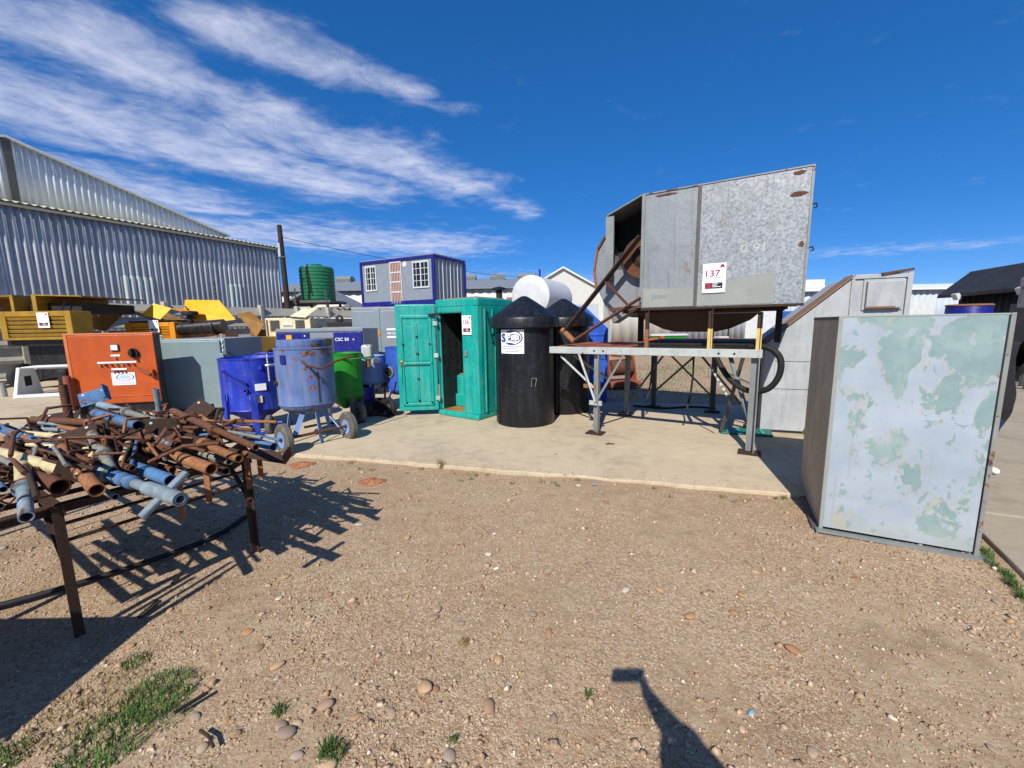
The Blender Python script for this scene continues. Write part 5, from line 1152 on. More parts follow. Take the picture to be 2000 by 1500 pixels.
MB().bx((-.9, -.5, .35), (.9, .5, .45)).build('platform', M['darkgrey'], tr)
MB().path([(-.55, .4, .45), (-.55, .4, 2.1), (.55, .4, 2.1), (.55, .4, .45)], .05, 8).build('push_handle', M['black'], tr, smooth=40)
for x in (-.7, .7):
    for y in (-.4, .4): wheel(tr, (x, y, .17), (0, 1, 0), .17, .1, M['darkgrey'], tyremat=M['black'])
MB().bx((-.6, -.3, .45), (.1, .3, .75)).build('load', M['white'], tr, bevel=.03)
gbn = thing('green_skip', 'small green and white skip far across the yard', 'skip', (9.8, 26.0, 0), 0)
MB().prism([(-.9, .1), (.9, .1), (1.1, .9), (-1.1, .9)], -.5, .5, Matrix(((1, 0, 0, 0), (0, 0, 1, 0), (0, 1, 0, 0), (0, 0, 0, 1)))).build('body', M['potgreen'], gbn); MB().bx((-1.15, -.55, .9), (1.15, .55, 1.0)).build('lid', M['white'], gbn)
for x in (-.7, .6): MB().bx((x, -.4, 0), (x+.1, .4, .1)).build('foot', M['darkgrey'], gbn)
ora = thing('orange_pump', 'small orange pump far across the yard under the hopper', 'pump', (7.6, 22.0, 0), 0)
MB().tube((-.5, 0, .6), (.3, 0, .6), .3, n=16).build('motor', M['orange'], ora, smooth=40); MB().lathe([(0, 0), (.4, 0), (.42, .2), (0, .25)], 20, (.3, 0, .6), frame_to((1, 0, 0))).build('volute', M['redbrown'], ora, smooth=40); MB().bx((-.6, -.3, 0), (.7, .3, .3)).build('base', M['darkgrey'], ora)

# hoses lying between the pots
tag(MB().path(smooth_path([(-3.6, 6.9, .05), (-3.3, 7.2, .05), (-2.9, 7.0, .05), (-2.75, 7.3, .05), (-3.0, 7.6, .06), (-2.6, 7.8, .05), (-2.3, 7.6, .05)]), .02, 8).build('air_hose', M['black'], smooth=60), 'black air hose winding over the concrete between the blast pots', 'hose')
tag(MB().path(smooth_path([(-4.9, 6.5, .05), (-4.5, 6.3, .05), (-4.1, 6.5, .05), (-3.9, 6.9, .05), (-4.2, 7.3, .05)]), .016, 8).build('air_hose', M['bluetarp'], smooth=60), 'thin blue air hose on the concrete under the royal blue pot', 'hose')
tag(MB().path(smooth_path([(-6.6, 6.75, .06), (-6.2, 6.8, .05), (-5.7, 7.3, .05), (-5.2, 7.2, .05), (-4.9, 7.5, .05)]), .018, 8).build('power_cable', M['black'], smooth=60), 'black power cable running from the orange cabinet over the concrete', 'cable')

# ================================================================== pipe table and the heap of props
L1 = Vector((-2.546, 2.158, 0)); TU = Vector((.8593, -.5115, 0)); TW = Vector((.5115, .8593, 0))
def P(s, t, z): return L1 + TU*s + TW*t + Vector((0, 0, z))
tb = thing('steel_table', 'rusty steel table carrying the heap of props', 'table', tuple(L1), math.atan2(TU.y, TU.x))
TL_, TWd, TH = -2.3, .99, .8
RD = M['rustdark']
for s, t in ((0, 0), (0, TWd), (TL_, 0), (TL_, TWd), (-.5, -.6), (TL_, -.6)): MB().angle_iron((s, t, 0), (s, t, TH), .045, .007, 0 if t == 0 else R(90)).build('leg', RD, tb)
for a, b in (((0, -.62, TH-.03), (0, TWd+.03, TH-.03)), ((TL_, -.62, TH-.03), (TL_, TWd+.03, TH-.03)), ((TL_, -.6, TH-.035), (.03, -.6, TH-.035)), ((TL_, 0, TH-.035), (.03, 0, TH-.035)), ((TL_, TWd, TH-.035), (.03, TWd, TH-.035))): MB().angle_iron(a, b, .06, .008, R(180)).build('rail', RD, tb)
for k in range(9): s = -.22-k*.25; MB().beam((s, -.6, TH-.008), (s, TWd, TH-.008), .03, .008, R(90)).build('cross_bar', RD, tb)
for t in (.3, .62): MB().beam((TL_, t, TH+.002), (0, t, TH+.002), .03, .008, 0).build('long_bar', RD, tb)
for a, b in (((0, 0, TH-.22), (0, TWd, TH-.22)), ((0, 0, TH-.12), (0, TWd, TH-.12)), ((-.3, 0, TH-.05), (0, 0, TH-.36)), ((-.35, TWd, TH-.05), (0, TWd, TH-.36))): MB().beam(a, b, .03, .012).build('brace', RD, tb)

PR = random.Random(21)
def prop(label, p0, p1, mat, r=.034, kind='prop', name='steel_prop', ring=True, handle=True, plate=None, seed=None, mat2=None, bands=0, group='steel props heaped on the table'):
    p0 = Vector(p0); p1 = Vector(p1); L = (p1-p0).length
    t = thing(name, label, 'prop', tuple(p0), 0, group); t.rotation_mode = 'QUATERNION'
    t.rotation_quaternion = (p1-p0).to_track_quat('Z', 'Y') @ Quaternion((0, 0, 1), PR.uniform(0, 6.28))
    mat2 = mat2 or mat; j = L*.55; r = r*.84
    MB().tube((0, 0, 0), (0, 0, j), r, n=16, bore=.84).build('outer_tube', mat, t, smooth=40)
    if kind == 'prop':
        MB().tube((0, 0, j-.01), (0, 0, L), r*.8, n=14, bore=.8).build('inner_tube', mat2, t, smooth=40)
        if ring:
            MB().lathe([(r*.85, j-.03), (r*1.35, j-.025), (r*1.4, j), (r*1.35, j+.03), (r*.85, j+.035)], 16).build('collar', mat2, t, smooth=35)
            for k in range(4): MB().lathe([(r*.8, j+.05+k*.016), (r*.92, j+.056+k*.016), (r*.8, j+.062+k*.016)], 14, cap=False).build('thread', mat2, t, smooth=40)
        if handle:
            z = j+.0; MB().path([(r*1.2, 0, z), (r*2.6, .02, z+.01), (r*4.6, .06, z+.05), (r*5.2, .06, z+.12)], .008, 8).build('handle', M['rust'], t, smooth=50)
            MB().path([(-.015, r*1.4, z+.01), (-.02, r*2.4, z+.04), (.03, r*2.5, z+.06), (.03, r*1.2, z+.07)], .006, 6).build('pin', M['rust'], t, smooth=50)
    else:
        MB().tube((0, 0, j), (0, 0, L), r, n=16, bore=.84).build('outer_tube', mat, t, smooth=40)
        for k in range(bands):
            z = L*(.2+.6*(k+.5)/max(bands, 1)); MB().lathe([(r, z-.012), (r*1.1, z-.008), (r*1.1, z+.008), (r, z+.012)], 16, cap=False).build('band', M['rustdark'], t, smooth=40)
    for e in (plate or ()):
        z = 0 if e == 0 else L; pm = M['rustdark']
        o = MB().box((0, 0, z), (.15, .15, .009)).build('end_plate', pm, t)
        for hx in (-.05, .05):
            for hy in (-.05, .05): MB().tube((hx, hy, z-.006), (hx, hy, z+.006), .009, n=8).build('bolt_hole', M['black'], o)
    return t
# lower layers: alike rusty props filling the table
LAB = 'brown rusted prop buried low in the heap on the table'
for i in range(36):
    la = i % 3; t = .06+(i*.618 % 1)*.88; s1 = PR.uniform(-.25, .42) if t > .15 else PR.uniform(-.3, .1); L = PR.uniform(.9, 1.35); dz = .835+.06*la
    dt = PR.uniform(-.14, .14); s0 = s1-L
    if i % 5 == 4: s1 -= .75; s0 -= .75
    zone = 'at the near side' if t < .35 else ('in the middle' if t < .65 else 'at the far side'); LAB = ('brown rusted', 'dark rusted', 'grey flaked')[0 if i % 5 in (0, 2, 4) else (1 if i % 5 == 1 else 2)]+' prop buried low in the heap '+zone
    prop(LAB, P(max(s0, -2.3), t+dt, dz+PR.uniform(-.01, .03)), P(s1, t, dz+PR.uniform(-.01, .02)), M[('rust', 'rustdark', 'rust', 'p_grey', 'rust')[i % 5]], PR.uniform(.02, .029), 'prop' if i % 3 else 'pipe', bands=2, plate=(0,) if i % 4 == 0 else ((1,) if i % 7 == 0 else None))
LAB2 = 'thin weathered prop tossed slantwise on top of the heap'
for i in range(36):
    s0 = PR.uniform(-1.7, -.35); t0 = PR.uniform(.05, .95); an = PR.uniform(-.6, .6); L = PR.uniform(.4, .85); s1 = s0+L*math.cos(an); t1 = min(1.08, max(-.1, t0+L*math.sin(an))); zz = PR.uniform(.97, 1.04)
    LAB2 = ('thin brown', 'thin grey', 'thin dark', 'thin pale blue', 'thin red brown', 'thin cream', 'thin orange brown')[i % 7]+' prop tossed slantwise on the '+('near' if t0 < .35 else ('middle' if t0 < .65 else 'far'))+' side of the heap'
    prop(LAB2, P(s0, t0, zz+PR.uniform(-.02, .05)), P(s1, t1, zz+PR.uniform(-.05, .02)), M[('rust', 'p_grey', 'rustdark', 'p_pale', 'rust', 'p_cream', 'rustorange')[i % 7]], PR.uniform(.015, .023), 'prop' if i % 2 else 'pipe', bands=1, plate=(1,) if i % 6 == 0 else None)
for i in range(26):
    s0 = PR.uniform(-1.5, .3); t0 = PR.uniform(0, 1.0); c = P(s0, t0, PR.uniform(.95, 1.1)); a = PR.uniform(0, 6.28); w_ = PR.uniform(.05, .09); h_ = PR.uniform(.06, .11); dx = Vector((math.cos(a), math.sin(a), PR.uniform(-.3, .3))); up = Vector((PR.uniform(-.6, .6), PR.uniform(-.6, .6), 1)).normalized()
    tag(MB().path([c-dx*w_, c-dx*w_+up*h_, c+dx*w_+up*h_, c+dx*w_, c+dx*w_*1.5-up*.01], .0085 if i % 3 else .012, 7).build('u_bracket', M[('rust', 'rustorange', 'rustdark', 'rust')[i % 4]], smooth=50), 'small bent bracket lying loose among the heaped props', 'bracket', 'brackets in the heap')
# the ones on top that can be told apart
prop('long cream painted prop lying at the near left of the heap', P(-1.05, -.13, 1.03), P(-.02, .06, .98), M['p_cream'], .04, 'pipe', bands=0)
prop('blue prop with dark thread rings behind the cream one', P(-1.6, .03, 1.07), P(-.6, .15, 1.0), M['p_blue'], .035, 'prop', mat2=M['p_blue'])
cp = prop('pale blue prop with a cross handle and open end overhanging the table', P(-.75, .1, .98), P(.86, .27, .91), M['p_blue'], .038, 'prop', handle=False, mat2=M['p_pale'])
zax = (P(.86, .27, .91)-P(-.75, .1, .98)).normalized(); xax = (TW*.8+Vector((0, 0, .6))); xax = (xax-zax*xax.dot(zax)).normalized(); cp.rotation_quaternion = Matrix((xax, zax.cross(xax), zax)).transposed().to_quaternion()
Lc = (P(.86, .27, .91)-P(-.75, .1, .98)).length
MB().box((0, 0, Lc-.14), (.27, .028, .045)).build('cross_handle', M['p_pale'], cp, bevel=.008)
MB().tube((0, 0, Lc-.3), (0, 0, Lc), .036, n=16, bore=.8).build('end_socket', M['p_pale'], cp, smooth=40)
for k in range(3): MB().lathe([(.028, .95+k*.09), (.037, .96+k*.09), (.037, 1.0+k*.09), (.028, 1.01+k*.09)], 16, cap=False).build('band', M['p_blue'], cp, smooth=40)
prop('flaking orange rusted pipe with dark bands jutting over the table end', P(-.55, .47, 1.0), P(.56, .54, .93), M['rustorange'], .042, 'pipe', bands=4)
prop('brown pipe with a bracket end above the flaking orange pipe', P(-.6, .42, 1.08), P(.2, .52, 1.03), M['rustdark'], .036, 'prop', mat2=M['rust'])
prop('long thin red brown prop with an upright handle at the far side of the heap', P(-.62, .8, 1.12), P(.66, .75, 1.02), M['rust'], .031, 'prop', plate=None)
prop('thick dark brown prop under the thin one at the far side', P(-.5, .72, 1.0), P(.5, .72, .93), M['rustdark'], .04, 'prop', mat2=M['rustorange'])
prop('light blue prop lying outermost at the far right of the heap', P(-.95, 1.0, .93), P(.3, 1.05, .89), M['p_blue'], .037, 'pipe', bands=2)
prop('red brown pipe lying across the back of the heap', P(-1.5, .22, 1.08), P(-.3, .56, 1.09), M['rust'], .032, 'prop')
prop('pale grey blue pipe at the very top of the heap', P(-1.7, .6, 1.14), P(-.3, .62, 1.1), M['p_pale'], .034, 'prop', mat2=M['p_grey'])
prop('bright blue prop at the top of the heap behind the plates', P(-1.1, .48, 1.12), P(-.34, .5, 1.1), M['p_blue'], .04, 'pipe')
prop('upright pale grey tube standing out of the heap', P(-1.05, .86, .86), P(-.98, .83, 1.27), M['p_pale'], .026, 'pipe')
prop('upright red brown tube leaning at the back of the heap', P(-1.62, .44, .9), P(-1.6, .43, 1.32), M['rust'], .034, 'pipe', plate=(0,))
prop('short grey brown tube pointing down in the middle of the heap', P(-.3, .26, 1.1), P(.22, .2, .97), M['p_grey'], .037, 'prop', mat2=M['p_grey'])
prop('coupled pipe with pale rings and a wide black mouth', P(-.4, .14, 1.04), P(.42, .08, .94), M['rustorange'], .042, 'pipe', bands=5)
prop('cream and rust tube with a blue end at the near left corner', P(-.45, -.02, 1.0), P(.46, -.17, .91), M['p_cream'], .04, 'prop', mat2=M['p_pale'])
prop('blue prop stub lying under the cross handled prop', P(.0, .33, .93), P(.5, .36, .91), M['p_blue'], .04, 'pipe')
bm_ = thing('bell_mouth', 'brown bell mouthed pipe end at the near side of the heap', 'pipe', tuple(P(-.12, -.03, .97)), 0, 'steel props heaped on the table')
bm_.rotation_mode = 'QUATERNION'; bm_.rotation_quaternion = (P(.24, .0, .94)-P(-.12, -.03, .97)).to_track_quat('Z', 'Y')
MB().lathe([(.016, 0), (.022, .05), (.036, .2), (.043, .32), (.037, .32), (.03, .2), (.016, .12)], 24, cap=False).build('cone', M['rust'], bm_, smooth=40)
def plate(label, c, n, w_, h_, roll, mat, bent=False):
    t = thing('fork_plate', label, 'plate', tuple(c), 0, 'steel props heaped on the table'); t.rotation_mode = 'QUATERNION'; t.rotation_quaternion = Vector(n).to_track_quat('Z', 'Y') @ Quaternion((0, 0, 1), roll)
    MB().box((0, 0, 0), (w_, h_, .01)).build('plate_sheet', mat, t, bevel=.002)
    for x in (-.32, .32):
        for y in (-.32, .32): MB().tube((x*w_, y*h_, -.007), (x*w_, y*h_, .007), .009, n=8).build('bolt_hole', M['chalk'] if y > 0 else M['black'], t)
    if bent: MB().box((w_/2, 0, .04), (.01, h_, .09)).build('bent_edge', mat, t)
    return t
plate('dark square plate standing upright in the middle of the heap', P(-.22, .58, 1.06), (.55, -.8, .2), .17, .17, 1.45, RD)
plate('dark square plate tilted back beside the thin red brown prop', P(-.5, .92, 1.1), (.25, -.75, .55), .19, .16, .9, RD)
plate('channel shaped dark plate lying on the near side of the heap', P(-.35, .2, 1.09), (.3, -.55, .7), .2, .13, .5, RD, True)
plate('blue bracket plate sticking up at the back of the heap', P(-1.5, .58, 1.2), (.3, -.85, .4), .2, .12, .3, M['p_blue'], True)
plate('flat dark plate at the rear left end of the heap', P(-1.95, .45, 1.0), (.1, -.5, .8), .26, .14, .2, RD)
plate('dark angle plate overhanging the far right table corner', P(.34, .98, .85), (.1, -.5, .8), .3, .09, -.3, M['rustdark'], True)
plate('rusty bracket plate on the flaking orange pipe', P(.12, .5, 1.04), (.4, -.6, .6), .12, .09, .4, M['rust'], True)
for i in range(26):
    t = PR.uniform(-.55, .02); L = PR.uniform(.6, 1.2); s1 = PR.uniform(-.75, .08); s0 = s1-L; z = .835+.055*(i % 4); mt = ('rust', 'p_cream', 'rustdark', 'p_blue', 'rust', 'p_grey', 'rustorange')[i % 7]
    prop(('brown', 'cream', 'dark', 'blue', 'red brown', 'grey', 'orange brown')[i % 7]+' prop in the left wing of the heap '+('by the picture edge' if t < -.25 else 'behind the near leg'), P(s0, t+PR.uniform(-.12, .12), z+PR.uniform(0, .03)), P(s1, t, z), M[mt], PR.uniform(.02, .03), 'prop' if i % 2 else 'pipe', bands=2, plate=(1,) if i % 9 == 0 else None)
# loose rods and hooks
for k, (a, b) in enumerate((((-.25, .3, 1.08), (.3, .62, .98)), ((.25, .35, .98), (.5, .62, 1.06)), ((-.6, .0, 1.08), (-.1, .3, 1.02)), ((-.9, .05, 1.1), (-.3, -.08, 1.06)))):
    m_ = (Vector(a)+Vector(b))/2+Vector((0, 0, .04))
    tag(MB().path([P(*a), P(*m_), P(*b)], .011, 8).build('rusty_rod', M['rust'], smooth=50), ('bent rusty rod crossing the middle of the heap', 'bent rusty rod rising beside the flaking orange pipe', 'bent rusty rod lying over the near side of the heap', 'bent rusty rod lying across the cream prop')[k], 'rod', 'rods on the heap')
for k in range(46):
    s0 = PR.uniform(-1.6, -.1); t0 = PR.uniform(-.05, 1.0); an = PR.gauss(0, .5); L = PR.uniform(.28, .7); z0 = PR.uniform(.98, 1.07); r_ = PR.uniform(.008, .014)
    a = P(s0, t0, z0); b = P(s0+L*math.cos(an), t0+L*math.sin(an)*.7, z0-PR.uniform(-.02, .07)); m_ = a.lerp(b, PR.uniform(.35, .65))+Vector((0, 0, PR.uniform(-.005, .02)))
    tag(MB().path([a, m_, b], r_, 8).build('rusty_rod', M[('rust', 'rustdark', 'rustorange', 'p_grey', 'rust', 'p_blue')[k % 6]], smooth=50), ('thin brown', 'thin dark', 'thin orange brown', 'thin grey', 'thin red brown', 'thin blue')[k % 6]+' rod strewn over the '+('near' if t0 < .35 else ('middle' if t0 < .65 else 'far'))+' side of the heap', 'rod', 'rods on the heap')
for s, t, l in ((.2, .5, .3), (.33, .6, .2), (.1, .95, .28), (.18, 1.0, .2)):
    tag(MB().beam(P(s, t, .86), P(s+.04, t-.02, .86-l), .035, .01, .5).build('hanging_strap', M['rustorange'], bevel=.002), 'short rusty strap hanging down from the table end', 'strap', 'straps hanging from the table')

# unseen bin of posts left of the view, added to shade the gravel
bn = thing('unseen_bin', 'unseen open steel bin of upright posts, added left of the table to cast shadow', 'bin', (-3.55, .42, 0), 0)
for lo, hi in (((0, 0, .1), (1.0, .02, .95)), ((0, .86, .1), (1.0, .88, .95)), ((0, .02, .1), (.02, .86, .95)), ((.98, .02, .1), (1.0, .86, .95)), ((0, 0, .08), (1.0, .88, .1))): MB().bx(lo, hi).build('side', RD, bn)
for x in (.02, .9):
    for y in (.02, .78): MB().bx((x, y, 0), (x+.08, y+.08, .08)).build('foot', RD, bn)
for k, (x, y, h) in enumerate(((.9, .8, 1.55), (.95, .72, 1.7), (.8, .75, 1.42), (.92, .55, 1.62))):
    prop('rusty post standing upright in the unseen steel bin', (-3.55+x, .42+y, .1), (-3.55+x-.03, .42+y+.02, h), M['rust'], .02, 'pipe', name='steel_post', group='posts in the bin')
tag(MB().path(smooth_path([(-4.2, 2.0, .02), (-3.4, 2.35, .02), (-2.9, 2.75, .02), (-2.55, 3.2, .02), (-2.5, 3.6, .02)]), .02, 8).build('black_hose', M['black'], smooth=60), 'black hose curving over the gravel beneath the table', 'hose')

# ================================================================== people
def person(name, label, loc, rz, J, E_, cls, extra=None):
    """one continuous skinned figure; J joint -> (x,y,z,r); E_ edges; cls maps edge -> material slot"""
    keys = list(J); me = bpy.data.meshes.new('skeleton'); me.from_pydata([J[k][:3] for k in keys], [(keys.index(a), keys.index(b)) for a, b in E_], [])
    o = bpy.data.objects.new('skeleton', me); COL.objects.link(o)
    sk_ = o.modifiers.new('skin', 'SKIN'); sk_.use_smooth_shade = True; o.modifiers.new('sub', 'SUBSURF').levels = 2
    for i, k in enumerate(keys):
        v = me.skin_vertices[0].data[i]; v.radius = (J[k][3], J[k][3]*(.72 if k in ('chest', 'belly', 'pelvis') else 1)); v.use_root = (k == 'pelvis')
    dg = bpy.context.evaluated_depsgraph_get(); bod = bpy.data.meshes.new_from_object(o.evaluated_get(dg)); bpy.data.objects.remove(o)
    for k in ('jacket', 'jeans', 'skin', 'shoe', 'hair'): bod.materials.append(M[k])
    seg = [(np.array(J[a][:3]), np.array(J[b][:3]), cls(a, b), J[a][3], J[b][3]) for a, b in E_]
    for p in bod.polygons:
        c = np.array(p.center); best = (9, 0)
        for a, b, m_, ra_, rb_ in seg:
            h = np.clip(np.dot(c-a, b-a)/max(np.dot(b-a, b-a), 1e-9), 0, 1); d = abs(np.linalg.norm(c-a-(b-a)*h)-(ra_+(rb_-ra_)*h)*.85)
            if d < best[0]: best = (d, m_)
        p.material_index = best[1]; p.use_smooth = True
    t = thing(name, label, 'person', loc, rz)
    bo = bpy.data.objects.new('body', bod); COL.objects.link(bo); bo.parent = t
    hx, hy, hz_, hr = J['head']
    MB().lathe([(0, .145), (.06, .135), (.1, .1), (.112, .05), (.112, .0), (.1, -.06)], 20, (hx, hy+.012, hz_+.0), Matrix.Diagonal((.86, 1.02, 1)), cap=False).build('hair', M['hair'], t, smooth=60)
    MB().lathe([(0, -.025), (.014, -.015), (.012, .01), (.006, .025), (0, .03)], 8, (hx, hy-.108, hz_-.01)).build('nose', M['skin'], t, smooth=60)
    for s_ in (-1, 1):
        MB().lathe([(0, -.012), (.011, 0), (0, .012)], 8, (hx+s_*.034, hy-.098, hz_+.02)).build('eye', M['black'], t, smooth=60)
        MB().lathe([(0, -.03), (.014, -.01), (.016, .015), (0, .032)], 8, (hx+s_*.088, hy+.005, hz_)).build('ear', M['skin'], t, smooth=60)
    MB().box((hx, hy-.1, hz_-.055), (.045, .012, .008)).build('mouth', M['redbrown'], t)
    return t
def base_joints():
    J = dict(pelvis=(0, 0, .93, .15), belly=(0, 0, 1.1, .155), chest=(0, .0, 1.3, .17), neck=(0, .01, 1.46, .06), head=(0, 0, 1.6, .092), crown=(0, .01, 1.68, .07))
    E_ = [('pelvis', 'belly'), ('belly', 'chest'), ('chest', 'neck'), ('neck', 'head'), ('head', 'crown')]
    for s_, n in ((-1, 'r'), (1, 'l')):
        J.update({n+'hip': (s_*.09, 0, .86, .09), n+'knee': (s_*.1, -.02, .48, .062), n+'ank': (s_*.1, .02, .1, .045), n+'heel': (s_*.1, .04, .05, .042), n+'toe': (s_*.12, -.16, .04, .038),
                  n+'sho': (s_*.19, .0, 1.38, .075), n+'elb': (s_*.25, .03, 1.1, .055), n+'wri': (s_*.26, -.06, .86, .036)})
        E_ += [('pelvis', n+'hip'), (n+'hip', n+'knee'), (n+'knee', n+'ank'), (n+'ank', n+'heel'), (n+'heel', n+'toe'), ('chest', n+'sho'), (n+'sho', n+'elb'), (n+'elb', n+'wri')]
    return J, E_
def hand(J, E_, n, w, d, side, curl=.4):
    """palm and five fingers growing from wrist w along d"""
    w = Vector(w); d = Vector(d).normalized(); s_ = Vector(side).normalized(); nn = d.cross(s_)
    J[n+'palm'] = tuple(w+d*.055)+(.032,); E_.append((n+'wri', n+'palm'))
    for i, (off, l) in enumerate(((-.03, .062), (-.011, .075), (.009, .07), (.028, .055))):
        a = w+d*.09+s_*off; b = a+d*l*.5+nn*curl*.02; c = b+d*l*.4+nn*curl*.045
        for k, p in enumerate((a, b, c)): J[f'{n}f{i}{k}'] = tuple(p)+(.0095-.001*k,)
        E_ += [(n+'palm', f'{n}f{i}0'), (f'{n}f{i}0', f'{n}f{i}1'), (f'{n}f{i}1', f'{n}f{i}2')]
    a = w+d*.04-s_*.035; b = a+d*.03-s_*.02; c = b+d*.025-s_*.004+nn*.01
    for k, p in enumerate((a, b, c)): J[f'{n}t{k}'] = tuple(p)+(.011-.001*k,)
    E_ += [(n+'palm', n+'t0'), (n+'t0', n+'t1'), (n+'t1', n+'t2')]
def cls(a, b):
    z = a+b
    if 'palm' in z or any(x in z for x in ('rf', 'rt', 'lf', 'lt')) and ('toe' not in z): return 2
    if 'toe' in z or 'heel' in z: return 3
    if 'hip' in z and 'pelvis' in z: return 0
    if 'knee' in z or 'hip' in z: return 1
    if 'head' in z: return 2
    return 0
J, E_ = base_joints()
J['lelb'] = (.37, .1, 1.12, .1); J['lwri'] = (.16, .26, .98, .05); J['lsho'] = (.19, 0, 1.38, .09); J['chest'] = (0, 0, 1.28, .23); J['belly'] = (0, 0, 1.08, .24); J['pelvis'] = (0, 0, .9, .23); J['lhip'] = (.11, 0, .72, .17); J['rhip'] = (-.11, 0, .72, .17)
hand(J, E_, 'l', J['lwri'][:3], (-.9, .1, -.1), (0, .3, -1)); hand(J, E_, 'r', J['rwri'][:3], (0, -.2, -1), (0, 1, 0))
person('person', 'person in black jacket and jeans with white shoes, mostly hidden behind the peeling box', (5.17, 4.42, .036), R(-10), J, E_, cls)
# the one taking the picture: right arm raised with the phone, only the shadow is seen
J, E_ = base_joints()
ox, oy = .13, -.34
# figure turned to face +y: mirror the default (-y) figure
for k in list(J): x, y, z, r = J[k]; J[k] = (-x, -y, z, r)
J['rsho'] = (.19, .02, 1.38, .09); J['relb'] = (.16, .2, 1.4, .075); J['rwri'] = (-.03, .24, 1.62, .045); J['head'] = (0, 0, 1.6, .105); J['crown'] = (0, -.01, 1.69, .085)
hand(J, E_, 'r', J['rwri'][:3], (-.22, .12, .42), (.2, -.6, .7), .2)
ph = person('person', 'person standing behind the camera with one arm raised, casting the long shadow', (ox, oy, 0), 0, J, E_, cls)
fo = thing('phone', 'phone held up sideways in a raised hand', 'phone', (0, -.02, 1.745), 0)
MB().box((-.02, -.012, -.005), (.165, .009, .078)).build('case', M['black'], fo, bevel=.003); MB().box((-.02, -.018, -.005), (.155, .002, .07)).build('screen', M['glass'], fo)

# ================================================================== ground cover and small things
NR = np.random.default_rng(4)
def slab_front(x): return 11.07+(x+24)*(3.62-11.07)/27.9
def gz(x, y): return .012*np.sin(1.7*x+.6*y)*np.sin(1.1*y-.4*x) + .006*np.sin(4.1*x+1.3)*np.sin(3.7*y+x) - .012
def in_gravel(x, y):
    k = (y < slab_front(x)-.03) & (y > .9)
    road_x = np.where(y < 2.4, 1.2+(y+1)*(3.30-1.2)/3.4, np.where(y < 3.5, 3.3+(y-2.4)*.64, 9)); return k & (x < road_x-.03) & (np.abs(x) < y*1.35+1.2)
def scatter(n, size, sd, name, label, kmat, ymax=6.5, power=1.6):
    y = .95+(ymax-.95)*NR.random(n*3)**power; x = NR.uniform(-1, 1, n*3)*(y*1.3+1.0); k = in_gravel(x, y); k &= NR.random(n*3) < .3+.7*np.clip(.5+.55*np.sin(1.9*x+1.1*np.sin(1.3*y))*np.sin(1.6*y+.8*np.sin(2.1*x))+.3*np.sin(5.3*x+3.1*y), 0, 1); x, y = x[k][:n], y[k][:n]; n = len(x)
    # pebbles gather in drifts
    s = size*np.exp(NR.normal(0, sd, n)); s = np.minimum(s, size*3.2)
    o = np.array([(1, 0, 0), (-1, 0, 0), (0, 1, 0), (0, -1, 0), (0, 0, 1), (0, 0, -1)], float)
    f = np.array([(0, 2, 4), (2, 1, 4), (1, 3, 4), (3, 0, 4), (2, 0, 5), (1, 2, 5), (3, 1, 5), (0, 3, 5)])
    a = NR.uniform(0, 6.28, n); el = NR.uniform(.7, 1.3, (n, 3)); el[:, 2] *= .62
    v = o[None]*el[:, None, :]*s[:, None, None]; v += NR.normal(0, .12, v.shape)*s[:, None, None]
    ca, sa = np.cos(a)[:, None], np.sin(a)[:, None]
    vx = v[..., 0]*ca-v[..., 1]*sa+x[:, None]; vy = v[..., 0]*sa+v[..., 1]*ca+y[:, None]; vz = v[..., 2]+(gz(x, y)+s*.25)[:, None]
    V = np.stack([vx, vy, vz], -1).reshape(-1, 3); Fc = (f[None]+6*np.arange(n)[:, None, None]).reshape(-1, 3)
    me = bpy.data.meshes.new(name); me.vertices.add(len(V)); me.vertices.foreach_set('co', V.ravel()); me.loops.add(len(Fc)*3); me.loops.foreach_set('vertex_index', Fc.ravel().astype(np.int32))
    me.polygons.add(len(Fc)); me.polygons.foreach_set('loop_start', np.arange(0, len(Fc)*3, 3, dtype=np.int32)); me.polygons.foreach_set('use_smooth', [True]*len(Fc)); me.update(calc_edges=True)
    me.materials.append(kmat); o_ = bpy.data.objects.new(name, me); COL.objects.link(o_); return tag(o_, label, 'gravel', kind='stuff')
scatter(62000, .0044, .42, 'fine_gravel', 'fine loose brown gravel covering the ground', M['pebbles'], 6.2, 1.5)
scatter(4200, .009, .5, 'coarse_gravel', 'coarser pebbles strewn through the gravel', M['pebbles'], 6.2, 1.35)

